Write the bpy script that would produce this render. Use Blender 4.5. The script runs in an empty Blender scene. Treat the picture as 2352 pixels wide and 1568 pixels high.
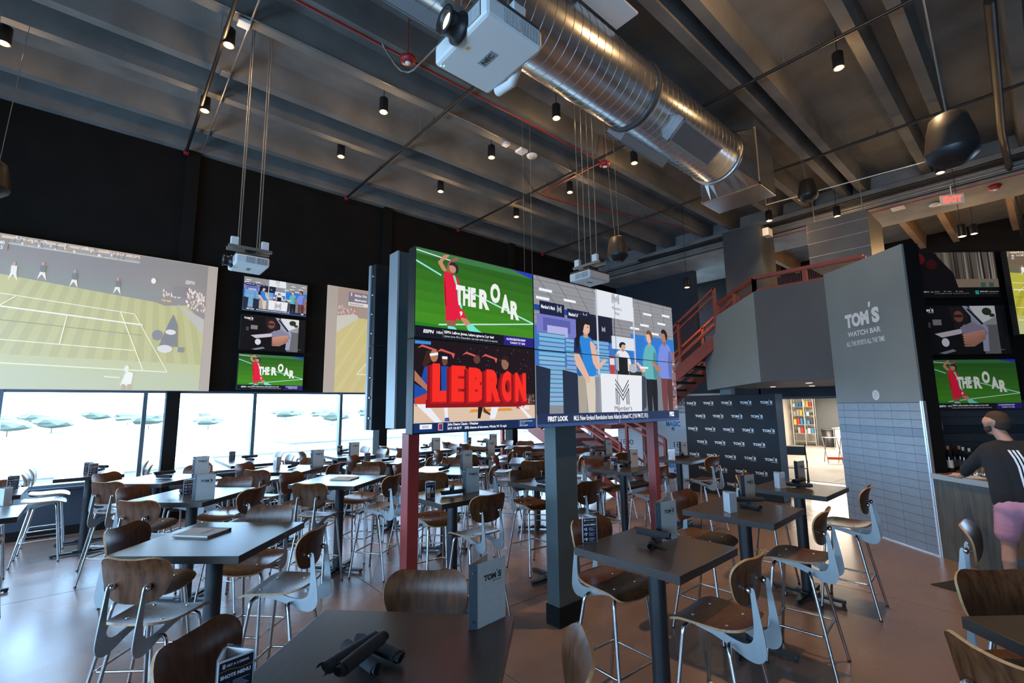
import bpy, bmesh, math, random
from mathutils import Vector, Matrix
from math import sin, cos, pi, radians
random.seed(7)
scn = bpy.context.scene
COL = scn.collection
# ------------------------------------------------------------------ camera
F = 1070.42; YAW = radians(41.188); PIT = radians(7.844); ROL = radians(-0.666); H = 1.95
f_ = Vector((sin(YAW)*cos(PIT), cos(YAW)*cos(PIT), sin(PIT)))
r0 = Vector((cos(YAW), -sin(YAW), 0)); u0 = r0.cross(f_)
r_ = r0*cos(ROL) + u0*sin(ROL); u_ = u0*cos(ROL) - r0*sin(ROL)
cam_d = bpy.data.cameras.new('camera'); cam = bpy.data.objects.new('camera', cam_d); COL.objects.link(cam)
cam_d.sensor_width = 36; cam_d.lens = F*36/2352; cam_d.clip_end = 3000; cam_d.clip_start = .05
cam.matrix_world = Matrix(((r_.x, u_.x, -f_.x, 0), (r_.y, u_.y, -f_.y, 0), (r_.z, u_.z, -f_.z, H), (0, 0, 0, 1)))
scn.camera = cam
# ------------------------------------------------------------------ sky, exposure
w = bpy.data.worlds.new('sky'); scn.world = w; w.use_nodes = True
bg = w.node_tree.nodes['Background']
bg.inputs[0].default_value = (.43, .665, 1.0, 1); bg.inputs[1].default_value = 19.0
vs = scn.view_settings
vs.view_transform = 'Standard'; vs.look = 'None'; vs.gamma = 1; vs.use_curve_mapping = False
vs.exposure = 0.0
YW, ZS, ZB = 10.55, 7.35, 6.93          # window wall, slab underside, tee stem underside
def portal(x0, x1, z0, z1):
    l = bpy.data.lights.new('window_portal', 'AREA'); l.shape = 'RECTANGLE'; l.size = x1-x0; l.size_y = z1-z0
    l.cycles.is_portal = True
    o = bpy.data.objects.new('window_portal', l); COL.objects.link(o)
    o.location = ((x0+x1)/2, YW+.12, (z0+z1)/2); o.rotation_euler = (-pi/2, 0, 0)
portal(-4.5, 13.6, .74, 2.27)
pl = bpy.data.lights.new('side_portal', 'AREA'); pl.shape = 'RECTANGLE'; pl.size = 2.2; pl.size_y = 15.3; pl.cycles.is_portal = True
po = bpy.data.objects.new('side_portal', pl); COL.objects.link(po); po.location = (-4.65, 2.75, 1.95); po.rotation_euler = (0, -pi/2, 0)
# ------------------------------------------------------------------ pixel -> place helpers
def ray(x, y): return f_ + r_*((x-1176)/F) + u_*((784-y)/F)
C0 = Vector((0, 0, H))
def onz(x, y, z): d = ray(x, y); return C0 + d*((z-H)/d.z)
def ony(x, y, Y): d = ray(x, y); return C0 + d*(Y/d.y)
def onx(x, y, X): d = ray(x, y); return C0 + d*(X/d.x)
def onpl(x, y, P, az):
    a = radians(az); n = Vector((cos(a), -sin(a), 0)); d = ray(x, y)
    return C0 + d*(n.dot(Vector((P[0], P[1], 0))-C0)/n.dot(d))
# ------------------------------------------------------------------ materials
def mat(name, col, rough=.5, metal=0, var=0, vscale=6, stretch=(1, 1, 1), bump=0, bscale=40, emit=None, estr=0, spec=.5, col2=None, rvar=0, detail=5):
    m = bpy.data.materials.new(name); m.use_nodes = True; nt = m.node_tree; b = nt.nodes['Principled BSDF']
    b.inputs['Base Color'].default_value = (*col, 1); b.inputs['Roughness'].default_value = rough; b.inputs['Metallic'].default_value = metal
    b.inputs['Specular IOR Level'].default_value = spec
    if emit: b.inputs['Emission Color'].default_value = (*emit, 1); b.inputs['Emission Strength'].default_value = estr
    if var or bump or col2 or rvar:
        tc = nt.nodes.new('ShaderNodeTexCoord'); mp = nt.nodes.new('ShaderNodeMapping'); mp.inputs['Scale'].default_value = stretch
        nt.links.new(tc.outputs['Object'], mp.inputs['Vector'])
    if var or col2:
        nz = nt.nodes.new('ShaderNodeTexNoise'); nz.inputs['Scale'].default_value = vscale; nz.inputs['Detail'].default_value = detail
        nt.links.new(mp.outputs[0], nz.inputs['Vector'])
        cr = nt.nodes.new('ShaderNodeValToRGB'); c2 = col2 or tuple(min(1, c*(1+var)) for c in col)
        c1 = tuple(c*(1-var) for c in col) if not col2 else col
        cr.color_ramp.elements[0].color = (*c1, 1); cr.color_ramp.elements[1].color = (*c2, 1)
        cr.color_ramp.elements[0].position = .32; cr.color_ramp.elements[1].position = .68
        nt.links.new(nz.outputs['Fac'], cr.inputs['Fac']); nt.links.new(cr.outputs[0], b.inputs['Base Color'])
        if rvar:
            mr = nt.nodes.new('ShaderNodeMapRange'); mr.inputs[3].default_value = rough-rvar; mr.inputs[4].default_value = rough+rvar
            nt.links.new(nz.outputs['Fac'], mr.inputs[0]); nt.links.new(mr.outputs[0], b.inputs['Roughness'])
    if bump:
        n2 = nt.nodes.new('ShaderNodeTexNoise'); n2.inputs['Scale'].default_value = bscale; n2.inputs['Detail'].default_value = 4
        nt.links.new(mp.outputs[0], n2.inputs['Vector'])
        bp = nt.nodes.new('ShaderNodeBump'); bp.inputs['Strength'].default_value = bump; bp.inputs['Distance'].default_value = .01
        nt.links.new(n2.outputs['Fac'], bp.inputs['Height']); nt.links.new(bp.outputs[0], b.inputs['Normal'])
    return m
def attr_mat(name, strength, base=(.01, .01, .01)):
    m = bpy.data.materials.new(name); m.use_nodes = True; nt = m.node_tree; b = nt.nodes['Principled BSDF']
    a = nt.nodes.new('ShaderNodeAttribute'); a.attribute_name = 'Col'
    if strength:
        b.inputs['Base Color'].default_value = (*base, 1); b.inputs['Roughness'].default_value = .25 if base[0] < .1 else .9
        nt.links.new(a.outputs['Color'], b.inputs['Emission Color']); b.inputs['Emission Strength'].default_value = strength
    else:
        nt.links.new(a.outputs['Color'], b.inputs['Base Color']); b.inputs['Roughness'].default_value = .4
    return m
def emis(name, col, s): return mat(name, (.02, .02, .02), .4, emit=col, estr=s)
def glassy(name, tint=(1, 1, 1), gl=.08):
    m = bpy.data.materials.new(name); m.use_nodes = True; nt = m.node_tree; nt.nodes.clear()
    o = nt.nodes.new('ShaderNodeOutputMaterial'); mx = nt.nodes.new('ShaderNodeMixShader'); t = nt.nodes.new('ShaderNodeBsdfTransparent'); g = nt.nodes.new('ShaderNodeBsdfGlossy')
    t.inputs[0].default_value = (*tint, 1); g.inputs['Roughness'].default_value = .03; mx.inputs[0].default_value = gl
    nt.links.new(t.outputs[0], mx.inputs[1]); nt.links.new(g.outputs[0], mx.inputs[2]); nt.links.new(mx.outputs[0], o.inputs[0])
    return m
M = dict(
 black=mat('black_paint', (.0058, .0054, .005), .85, spec=.2, var=.25, vscale=2), navy=mat('navy_paint', (.020, .028, .045), .6, var=.15, vscale=3),
 concrete=mat('ceiling_concrete', (.135, .132, .122), .85, var=.22, vscale=1.6, bump=.25, bscale=18, detail=8),
 girder=mat('girder_concrete', (.21, .205, .195), .8, var=.2, vscale=2, bump=.2, bscale=15),
 grey=mat('slate_grey_paint', (.22, .255, .255), .5, var=.05, vscale=1.5), greyd=mat('dark_grey_and_shade', (.085, .085, .085), .7, var=.05, vscale=1.5),
 blueg=mat('blue_grey_paint', (.018, .030, .046), .6, var=.1, vscale=2), soffit=mat('soffit_paint', (.30, .30, .30), .7, var=.04),
 teal=mat('column_grey_green', (.050, .068, .070), .45, var=.06), red=mat('red_steel_paint', (.22, .022, .018), .42, var=.15, vscale=3, bump=.05, bscale=60),
 redrail=mat('oxide_red_rail_paint', (.26, .045, .028), .45, var=.12, vscale=4), blk=mat('black_plastic', (.012, .012, .013), .4), blkmetal=mat('black_powder_coat', (.016, .018, .021), .42, bump=.05, bscale=200),
 frame=mat('window_frame_metal', (.10, .13, .16), .4, .3), white=mat('white_plastic', (.72, .72, .70), .4), wht2=mat('off_white_paint', (.62, .60, .56), .6),
 chrome=mat('chrome', (.75, .75, .75), .18, 1), steel=mat('brushed_steel_tube', (.50, .50, .50), .27, 1, bump=.02, bscale=150), bracket=mat('grey_steel_plate', (.34, .37, .38), .38, .55, var=.06, vscale=10),
 walnut=mat('walnut_veneer', (.044, .015, .0055), .34, spec=.35, stretch=(9, 9, 1.2), vscale=5, col2=(.118, .042, .015), bump=.04, bscale=30), ply=mat('plywood_edge', (.36, .20, .09), .5, var=.2, vscale=60),
 laminate=mat('dark_wood_laminate', (.027, .0205, .0175), .29, spec=.5, stretch=(1.2, 26, 26), vscale=4, col2=(.044, .033, .028), bump=.06, bscale=14),
 cloth=mat('black_napkin_cloth', (.010, .010, .012), .85, bump=.5, bscale=300), coverg=mat('grey_menu_board', (.36, .345, .32), .75, var=.06, vscale=80), spine=mat('blue_black_spine', (.016, .022, .030), .5),
 ink=mat('black_ink', (.008, .008, .009), .6), whiteink=mat('white_vinyl', (.85, .86, .86), .5), galv=mat('galvanised_duct_steel', (.72, .735, .75), .26, 1, var=.05, vscale=3, stretch=(1, 6, 6)),
 galvseam=mat('duct_seam_steel', (.42, .43, .44), .3, 1), pipe=mat('black_sprinkler_pipe', (.018, .017, .016), .5, .3), redpipe=mat('red_conduit', (.28, .012, .016), .45), conduit=mat('grey_conduit', (.30, .30, .29), .4, .7),
 speaker=mat('speaker_shell', (.028, .020, .015), .45), tile=mat('blue_grey_tile', (.21, .265, .32), .33, var=.09, vscale=5), tiled=mat('darker_blue_grey_tile', (.14, .195, .25), .33, var=.08, vscale=5), tileb=mat('charcoal_tile', (.06, .062, .067), .3, var=.12, vscale=5), tilebd=mat('dark_charcoal_tile', (.03, .033, .04), .3),
 grout=mat('grout', (.075, .08, .085), .9), grout2=mat('dark_grout', (.05, .05, .05), .9), trim=mat('aluminium_trim', (.65, .66, .68), .3, .8), counterw=mat('grey_oak_front', (.085, .080, .066), .6, stretch=(14, 14, 1), vscale=3, var=.3), ctop=mat('counter_stone', (.20, .13, .09), .25, var=.25, vscale=12), cedge=mat('counter_edge', (.30, .33, .34), .4),
 skin=mat('skin', (.50, .26, .18), .55), hair=mat('short_brown_hair', (.055, .032, .020), .8, bump=.6, bscale=160), shirt=mat('black_jersey', (.010, .010, .012), .85, bump=.2, bscale=120), shorts=mat('pink_cotton', (.56, .27, .37), .85, bump=.25, bscale=90),
 bottle=mat('dark_bottle_glass', (.006, .007, .006), .06, spec=.8), label=mat('bottle_label', (.62, .60, .56), .6), labelk=mat('dark_label', (.05, .04, .04), .6), foilr=mat('red_foil', (.16, .012, .018), .4, .3), cork=mat('cork', (.42, .25, .13), .8),
 lens=emis('projector_lens_glow', (1, .95, .6), 9), lampglow=emis('warm_lamp_glow', (1, .60, .22), 4.5), dl=emis('recessed_downlight_glow', (1, .82, .6), 10), exitred=emis('exit_letters', (1, .05, .03), 4), ledg=emis('green_led', (.2, 1, .4), 3), ledb=emis('blue_led', (.2, .5, 1), 3),
 kwall=mat('kitchen_wall', (.66, .62, .56), .6), kfloor=mat('kitchen_floor', (.27, .245, .22), .55, var=.08, vscale=30), rack=mat('rack_steel', (.62, .62, .60), .3, .8), kgrey=mat('kitchen_door_grey', (.13, .14, .15), .5), orange=mat('orange_plastic', (.65, .10, .03), .5), redbox=mat('red_box', (.55, .03, .03), .5), yellow=mat('yellow_cup', (.75, .45, .06), .5), bluebox=mat('blue_box', (.05, .22, .45), .5),
 glass=glassy('window_glass', (.92, .97, .98), .07), acrylic=glassy('clear_acrylic', (.96, .97, .98), .12), cardw=mat('white_card', (.70, .71, .72), .35), carda=attr_mat('printed_card', 0), screen=attr_mat('lit_screen', 1.0), dimscreen=attr_mat('lit_screen_dim', .42), proj=attr_mat('projected_picture', .80, (.34, .33, .31)),
 projw=mat('projection_screen_margin', (.30, .27, .245), .8, emit=(.40, .33, .27), estr=.75), backdrop=mat('black_fabric_backdrop', (.012, .018, .026), .7, bump=.15, bscale=200), banner=mat('white_banner', (.72, .72, .74), .5), mezz_lit=mat('lamp_lit_upper_concrete', (.24, .15, .09), .85, var=.2, vscale=1.5), mesh=mat('dark_wire_mesh', (.20, .05, .035), .5), grillw=mat('register_grey', (.34, .35, .36), .45, .4), grilld=mat('register_dark', (.05, .05, .05), .6), tan=mat('tan_tape', (.35, .23, .12), .7), mat_floor=mat('black_rubber_mat', (.014, .014, .014), .8),
 girder_metal=mat('dull_sheet_metal', (.16, .16, .16), .45, .6, var=.1, vscale=2),
 treadk=mat('dark_steel_tread', (.02, .02, .02), .5), glassw=glassy('drinking_glass', (.9, .93, .95), .25),
)
# ------------------------------------------------------------------ mesh helpers
class MB:
    def __init__(s): s.v = []; s.f = []; s.mi = []; s.fc = []; s.sm = []
    def add(s, vs, fs, mi=0, col=None, sm=False):
        o = len(s.v); s.v += [tuple(p) for p in vs]
        for q in fs: s.f.append([i+o for i in q]); s.mi.append(mi); s.fc.append(col); s.sm.append(sm)
        return s
    def box(s, x0, x1, y0, y1, z0, z1, mi=0, M4=None):
        vs = [(x, y, z) for z in (z0, z1) for y in (y0, y1) for x in (x0, x1)]
        if M4: vs = [M4 @ Vector(p) for p in vs]
        return s.add(vs, [(0, 2, 3, 1), (4, 5, 7, 6), (0, 1, 5, 4), (2, 6, 7, 3), (0, 4, 6, 2), (1, 3, 7, 5)], mi)
    def bbox(s, x0, x1, y0, y1, z0, z1, b=.004, mi=0):
        bm = bmesh.new(); bmesh.ops.create_cube(bm, size=1)
        for v in bm.verts: v.co = Vector((x0+(v.co.x+.5)*(x1-x0), y0+(v.co.y+.5)*(y1-y0), z0+(v.co.z+.5)*(z1-z0)))
        bmesh.ops.bevel(bm, geom=bm.edges[:], offset=b, segments=2, affect='EDGES', profile=.5)
        bm.verts.index_update(); s.add([v.co for v in bm.verts], [[v.index for v in q.verts] for q in bm.faces], mi); bm.free(); return s
    def prism(s, pts, t, M4, mi=0, mi2=None):
        n = len(pts); vs = [M4 @ Vector((p[0], p[1], z)) for z in (0, t) for p in pts]
        s.add(vs, [list(range(n))[::-1], list(range(n, 2*n))], mi)
        s.add(vs, [(i, (i+1) % n, n+(i+1) % n, n+i) for i in range(n)], mi if mi2 is None else mi2); return s
    def tube(s, path, r, seg=8, mi=0, closed=False, cap=True):
        P = [Vector(p) for p in path]; n = len(P); rings = []
        rr = r if isinstance(r, (list, tuple)) else [r]*n
        up = Vector((0, 0, 1))
        for i in range(n):
            a = P[i-1] if (i > 0 or closed) else P[i]; b = P[(i+1) % n] if (i < n-1 or closed) else P[i]
            t = (b-a).normalized(); x = t.cross(up)
            if x.length < 1e-3: x = t.cross(Vector((0, 1, 0)))
            x.normalize(); y = x.cross(t)
            if i > 0:      # keep the ring from twisting
                px = rings[-1][1]; x = (px - t*px.dot(t)); x = x.normalized() if x.length > 1e-4 else px; y = x.cross(t)
            k = 1
            if 0 < i < n-1 or closed:
                d1 = (P[i]-P[i-1]).normalized(); k = 1/max(.5, math.sqrt(max(.25, (1+d1.dot(t))/2)))
            rings.append(([P[i]+(x*cos(2*pi*j/seg)+y*sin(2*pi*j/seg))*rr[i]*k for j in range(seg)], x))
        vs = [p for R, _ in rings for p in R]; fs = []
        for i in range(n if closed else n-1):
            a = i*seg; b = ((i+1) % n)*seg
            for j in range(seg): fs.append((a+j, a+(j+1) % seg, b+(j+1) % seg, b+j))
        s.add(vs, fs, mi, sm=True)
        if cap and not closed: s.add(rings[0][0], [list(range(seg))[::-1]], mi); s.add(rings[-1][0], [list(range(seg))], mi)
        return s
    def lathe(s, prof, seg=20, M4=None, mi=0, sm=True):
        vs = []; fs = []; n = len(prof)
        for r, z in prof:
            for j in range(seg):
                p = Vector((r*cos(2*pi*j/seg), r*sin(2*pi*j/seg), z)); vs.append(M4 @ p if M4 else p)
        for i in range(n-1):
            for j in range(seg): fs.append((i*seg+j, i*seg+(j+1) % seg, (i+1)*seg+(j+1) % seg, (i+1)*seg+j))
        s.add(vs, fs, mi, sm=sm)
        if prof[0][0] > 1e-6: s.add(vs[:seg], [list(range(seg))[::-1]], mi)
        if prof[-1][0] > 1e-6: s.add(vs[-seg:], [list(range(seg))], mi)
        return s
    def sheet(s, out, fn, thick, rings=6, mi=0, mie=1):
        """closed outline (2D) filled with rings, mapped by fn(u,v)->Vector and thickened along normals"""
        n = len(out); cx = sum(p[0] for p in out)/n; cy = sum(p[1] for p in out)/n
        uv = [(cx, cy)]
        for k in range(1, rings+1): uv += [(cx+(p[0]-cx)*k/rings, cy+(p[1]-cy)*k/rings) for p in out]
        e = 1e-3; top = []; bot = []
        for u, v in uv:
            p = fn(u, v); nrm = (fn(u+e, v)-fn(u-e, v)).cross(fn(u, v+e)-fn(u, v-e)).normalized()
            top.append(p+nrm*thick/2); bot.append(p-nrm*thick/2)
        fs = [(0, 1+j, 1+(j+1) % n) for j in range(n)]
        for k in range(rings-1):
            a = 1+k*n; b = a+n
            fs += [(a+j, b+j, b+(j+1) % n, a+(j+1) % n) for j in range(n)]
        s.add(top, fs, mi, sm=True); s.add(bot, [q[::-1] for q in fs], mi, sm=True)
        a = 1+(rings-1)*n
        s.add(top[a:]+bot[a:], [(j, n+j, n+(j+1) % n, (j+1) % n) for j in range(n)], mie, sm=True); return s
    def mesh(s, name, mats):
        me = bpy.data.meshes.new(name); me.from_pydata(s.v, [], s.f)
        for m in (mats if isinstance(mats, (list, tuple)) else [mats]): me.materials.append(M[m] if isinstance(m, str) else m)
        me.polygons.foreach_set('material_index', s.mi); me.polygons.foreach_set('use_smooth', s.sm)
        if any(c is not None for c in s.fc):
            ca = me.color_attributes.new('Col', 'FLOAT_COLOR', 'CORNER'); d = []
            for q, c in zip(s.f, s.fc): d += [*(c or (0, 0, 0)), 1]*len(q)
            ca.data.foreach_set('color', d)
        me.update(); return me
def obj(name, mb, m, parent=None, loc=None, rz=None):
    me = mb.mesh(name, m) if isinstance(mb, MB) else mb
    o = bpy.data.objects.new(name, me); COL.objects.link(o)
    if parent: o.parent = parent
    if loc is not None: o.location = loc
    if rz is not None: o.rotation_euler = (0, 0, rz)
    return o
def tag(o, label, cat, group=None):
    o['label'] = label; o['category'] = cat
    if group: o['group'] = group
    return o
def thing(name, label, cat, loc=(0, 0, 0), rz=0, group=None):
    o = bpy.data.objects.new(name, None); COL.objects.link(o); o.empty_display_size = .1
    o.location = loc; o.rotation_euler = (0, 0, rz); return tag(o, label, cat, group)
def struct(name, mb, m, parent=None, label=None):
    o = obj(name, mb, m, parent)
    if not parent: o['kind'] = 'structure'
    if label: o['label'] = label
    return o
def dup(root, loc, rz, label, group=None):
    r = root.copy(); COL.objects.link(r); r.location = loc; r.rotation_euler = (0, 0, rz); r['label'] = label
    if group: r['group'] = group
    def rec(a, b):
        for ch in list(a.children):
            c = ch.copy(); COL.objects.link(c); c.parent = b; rec(ch, c)
    rec(root, r); return r
T4 = Matrix.Translation
def RZ(a): return Matrix.Rotation(a, 4, 'Z')
def RX(a): return Matrix.Rotation(a, 4, 'X')
def RY(a): return Matrix.Rotation(a, 4, 'Y')
def between(a, b):      # matrix whose Z axis runs a->b
    a = Vector(a); b = Vector(b); q = (b-a).to_track_quat('Z', 'Y'); return T4(a) @ q.to_matrix().to_4x4()
def spline(pts, n=6):   # closed Catmull-Rom
    o = []; k = len(pts)
    for i in range(k):
        p0, p1, p2, p3 = (pts[(i+j-1) % k] for j in range(4))
        for t in (j/n for j in range(n)):
            o.append(tuple(.5*(2*b+(c-a)*t+(2*a-5*b+4*c-d)*t*t+(3*b-a-3*c+d)*t**3) for a, b, c, d in zip(p0, p1, p2, p3)))
    return o
def cyl(p, q, r, seg=10): 
    return MB().tube([p, q], r, seg)
# ------------------------------------------------------------------ lettering and flat pictures
_tx = {}
def glyphs(s, bold=0):
    k = (s, bold)
    if k in _tx: return _tx[k]
    c = bpy.data.curves.new('t', 'FONT'); c.body = s; c.offset = bold; c.resolution_u = 3; c.size = 1
    o = bpy.data.objects.new('t', c); COL.objects.link(o)
    me = o.to_mesh(); vs = [(v.co.x, v.co.y) for v in me.vertices]; fs = [list(p.vertices) for p in me.polygons]; o.to_mesh_clear()
    bpy.data.objects.remove(o); bpy.data.curves.remove(c)
    x0 = min(p[0] for p in vs); x1 = max(p[0] for p in vs); base = -bold; cap = .70+bold*2
    _tx[k] = ([((x-x0), (y-base)/cap) for x, y in vs], fs, (x1-x0)); return _tx[k]
def clip_poly(pts, r):
    def cut(P, ins, itx):
        o = []
        for i in range(len(P)):
            a, b = P[i-1], P[i]
            if ins(b):
                if not ins(a): o.append(itx(a, b))
                o.append(b)
            elif ins(a): o.append(itx(a, b))
        return o
    for ax, lim, sg in ((0, r[0], 1), (0, r[2], -1), (1, r[1], 1), (1, r[3], -1)):
        def itx(a, b): t = (lim-a[ax])/(b[ax]-a[ax]); return tuple(a[i]+(b[i]-a[i])*t for i in (0, 1))
        pts = cut(pts, lambda p: (p[ax]-lim)*sg >= 0, itx)
        if len(pts) < 3: return []
    return pts
def lin(c): return tuple((x/12.92 if x <= .04045 else ((x+.055)/1.055)**2.4) for x in c)
class Canvas:
    """flat picture in u (0..A) and v (0..1); colours given as 0-255 sRGB"""
    def __init__(s, A, bgc): s.A = A; s.p = []; s.rect(0, 0, A, 1, bgc)
    def c(s, col): return lin(tuple(x/255 for x in col))
    def poly(s, pts, col): s.p.append([[tuple(p) for p in pts]] + [s.c(col)])
    def rect(s, x0, y0, x1, y1, col): s.poly([(x0, y0), (x1, y0), (x1, y1), (x0, y1)], col)
    def line(s, x0, y0, x1, y1, w_, col):
        d = Vector((x1-x0, y1-y0)); n = Vector((-d.y, d.x)).normalized()*w_/2
        s.poly([(x0-n.x, y0-n.y), (x1-n.x, y1-n.y), (x1+n.x, y1+n.y), (x0+n.x, y0+n.y)], col)
    def blob(s, pts, col): s.poly(spline(pts, 4), col)
    def path(s, pts, w_, col):
        for a, b in zip(pts, pts[1:]): s.line(*a, *b, w_, col)
    def ell(s, cx, cy, rx, ry, col, n=14): s.poly([(cx+rx*cos(2*pi*i/n), cy+ry*sin(2*pi*i/n)) for i in range(n)], col)
    def text(s, t, x, y, h, col, bold=.03, w=None, slant=0, dy=0):
        vs, fs, wd = glyphs(t, bold); k = h/.7 if w is None else w/wd
        V = [(x+a*k+b*h*slant, y+b*h+a*k*dy) for a, b in vs]
        s.p.append([[V[i] for i in q] for q in fs] + [s.c(col)])
    def mesh(s, name, W, Hh, m, clip=None):
        b = MB(); cl = clip or (0, 0, s.A, 1); cl = (cl[0], cl[1], cl[2], cl[3]); du = cl[2]-cl[0]; dv = cl[3]-cl[1]
        for i, e in enumerate(s.p):
            for q in e[:-1]:
                q = clip_poly(q, cl)
                if len(q) >= 3:
                    ar = sum(q[j-1][0]*q[j][1]-q[j][0]*q[j-1][1] for j in range(len(q)))
                    if ar < 0: q = q[::-1]
                    b.add([((p[0]-cl[0])/du*W-W/2, -.00005*i, (p[1]-cl[1])/dv*Hh) for p in q], [list(range(len(q)))], col=e[-1])
        return b.mesh(name, m)
def toms(c, x, y, w_, col, sub=True):
    h = w_*.235; c.text("TOM", x, y, h, col, .05, w=w_*.69); c.text("S", x+w_*.80, y, h*1.1, col, .05, w=w_*.20)
    c.poly([(x+w_*.725, y+h*1.42), (x+w_*.785, y+h*1.42), (x+w_*.765, y+h*1.08), (x+w_*.72, y+h*1.08)], col)
    if sub: c.text("WATCH BAR", x+w_*.5, y-h*.48, h*.26, col, .02, w=w_*.5)
class Lettering(Canvas):
    def __init__(s): s.A = 1; s.p = []
    def build(s, name, m, parent, x, y, z, rz=0):
        b = MB()
        for e in s.p:
            for q in e[:-1]:
                ar = sum(q[j-1][0]*q[j][1]-q[j][0]*q[j-1][1] for j in range(len(q)))
                b.add([(p[0], 0, p[1]) for p in (q if ar > 0 else q[::-1])], [list(range(len(q)))])
        return obj(name, b, m, parent, (x, y, z), rz)
# ================================================================== SETTING
XL, XR, YB = -4.5, 14.6, -7.0
# floor: dark joint bed and separate stained-concrete slabs
fm = mat('stained_concrete', (.185, .120, .094), .27, spec=.5, var=.16, vscale=.9, col2=None, rvar=.09, bump=.10, bscale=9, detail=9)
M['floor'] = fm
flo = struct('floor', MB().box(XL, 26, YB, YW, -.2, -.006), mat('joint_bed', (.02, .015, .012), .9))
gx = [XL, -1.32, 2.40, 6.12, 9.84, 13.56, 26]; gy = [YB, -3.39, .16, 3.71, 7.25, YW]
for i in range(6):
    for j in range(5):
        x0, x1, y0, y1 = gx[i]+.004, gx[i+1]-.004, gy[j]+.004, gy[j+1]-.004
        obj('slab', MB().bbox(x0, x1, y0, y1, -.006, 0, .0015), 'kfloor' if i == 5 else 'floor', flo)
# ceiling: precast double tees
cei = struct('ceiling', MB().box(XL, 21, YB, YW+.4, ZS, ZS+.25), 'concrete')
def stem(y, x0, x1, m='concrete', w0=.075, w1=.12):
    pts = [(y-w0, ZB), (y+w0, ZB), (y+w1, ZS), (y-w1, ZS)]
    obj('tee_stem', MB().prism(pts, x1-x0, Matrix(((0, 0, 1, x0), (1, 0, 0, 0), (0, 1, 0, 0), (0, 0, 0, 1)))), m, cei)
STEMS = [10.47, 9.55, 8.30, 7.58, 6.33, 5.52, 4.36, 3.58, 2.76, 2.40, 1.24, .76, -.24, -.75, -2.0, -2.7, -4.0, -4.7, -6.0]
for y in STEMS: stem(y, XL, 13.7)
for y in (6.6, 5.9, 4.5, 3.7, 2.2, 1.4, .1, -.8, -2.2, -3.1): stem(y, 14.5, 20, 'mezz_lit')  # same concrete tees; orange lamp light is put into their colour
gir = struct('trim_1', MB().box(13.35, 14.75, YB, YW, 6.38, ZB-.002).box(13.7, 14.5, YB, YW, ZB-.003, ZS), 'girder', label='grey concrete girder crossing under the roof tees')
# ---- window wall
wl = struct('wall_left', MB().box(XL, XR, YW, YW+.3, 0, .70).box(XL, XR, YW, YW+.3, 2.29, ZS), ['black'])
obj('lower_panel', MB().box(XL, XR, YW-.012, YW, .14, .70), 'navy', wl)
struct('baseboard_left', MB().bbox(XL, XR, YW-.03, YW, 0, .14, .004), 'black')
struct('trim_2', MB().bbox(XL, XR, YW-.06, YW+.22, .70, .745, .006), 'navy', label='dark window sill ledge along the glass wall')
for x in (-3.15, .97, 5.05, 9.2, 13.3):
    obj('pilaster', MB().box(x-.1, x+.1, YW-.13, YW+.2, 0, ZS), 'black', wl)
mul = [-4.5, -2.95, -1.18, .58, 2.33, 4.09, 5.85, 7.6, 9.36, 11.1, 12.85, 14.6]
for i in range(len(mul)-1):
    x0, x1 = mul[i], mul[i+1]
    fr = struct('window_%d' % (i+1), MB().box(x0-.03, x0+.03, YW+.02, YW+.16, .745, 2.29).box(x0+.03, x1-.03, YW+.03, YW+.15, .745, .79).box(x0+.03, x1-.03, YW+.03, YW+.15, 2.25, 2.29), 'frame')
    obj('pane', MB().box(x0+.03, x1-.03, YW+.085, YW+.09, .79, 2.25), 'glass', fr)
# ---- closing walls behind and beside the camera, far walls
struct('wall_back', MB().box(XL-.2, 21, YB-.2, YB, 0, ZS), 'greyd')
struct('wall_side', MB().box(XL-.2, XL, YB, YW, 0, .85).box(XL-.2, XL, YB, YW, 3.1, ZS).box(XL-.2, XL, YB, -4.9, .85, 3.1).box(XL-.2, XL, 10.4, YW, .85, 3.1), 'black')
for i in range(9):
    y0 = -4.9+1.7*i
    fr = struct('window_%d' % (i+20), MB().box(XL-.14, XL-.02, y0-.03, y0+.03, .85, 3.1).box(XL-.14, XL-.02, y0+.03, y0+1.67, .85, .90).box(XL-.14, XL-.02, y0+.03, y0+1.67, 3.05, 3.1), 'frame')
    obj('pane', MB().box(XL-.09, XL-.085, y0+.03, y0+1.67, .90, 3.05), 'glass', fr)
struct('wall_far', MB().box(20, 20.2, YB, YW, 3.36, ZS), 'black')
wr = struct('wall_right', MB().box(XR, XR+.2, 7.4, YW, 0, ZS).box(13.6, 13.8, 5.2, 7.5, 0, 3.36), 'blueg')
# kitchen door wall with its opening
struct('wall_kitchen', MB().box(13.6, 13.8, 4.95, 5.25, 0, 2.33).box(13.6, 13.8, 2.2, 3.40, 0, 2.33).box(13.6, 13.8, 3.40, 4.95, 2.06, 2.33), 'navy')
struct('door_1', MB().box(13.58, 13.82, 3.36, 3.42, 0, 2.10).box(13.58, 13.82, 4.93, 4.99, 0, 2.10).box(13.58, 13.82, 3.42, 4.93, 2.04, 2.10).box(13.5, 13.62, 3.42, 4.93, 0, .008), 'kgrey', label='plain steel frame of the kitchen doorway')
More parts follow.
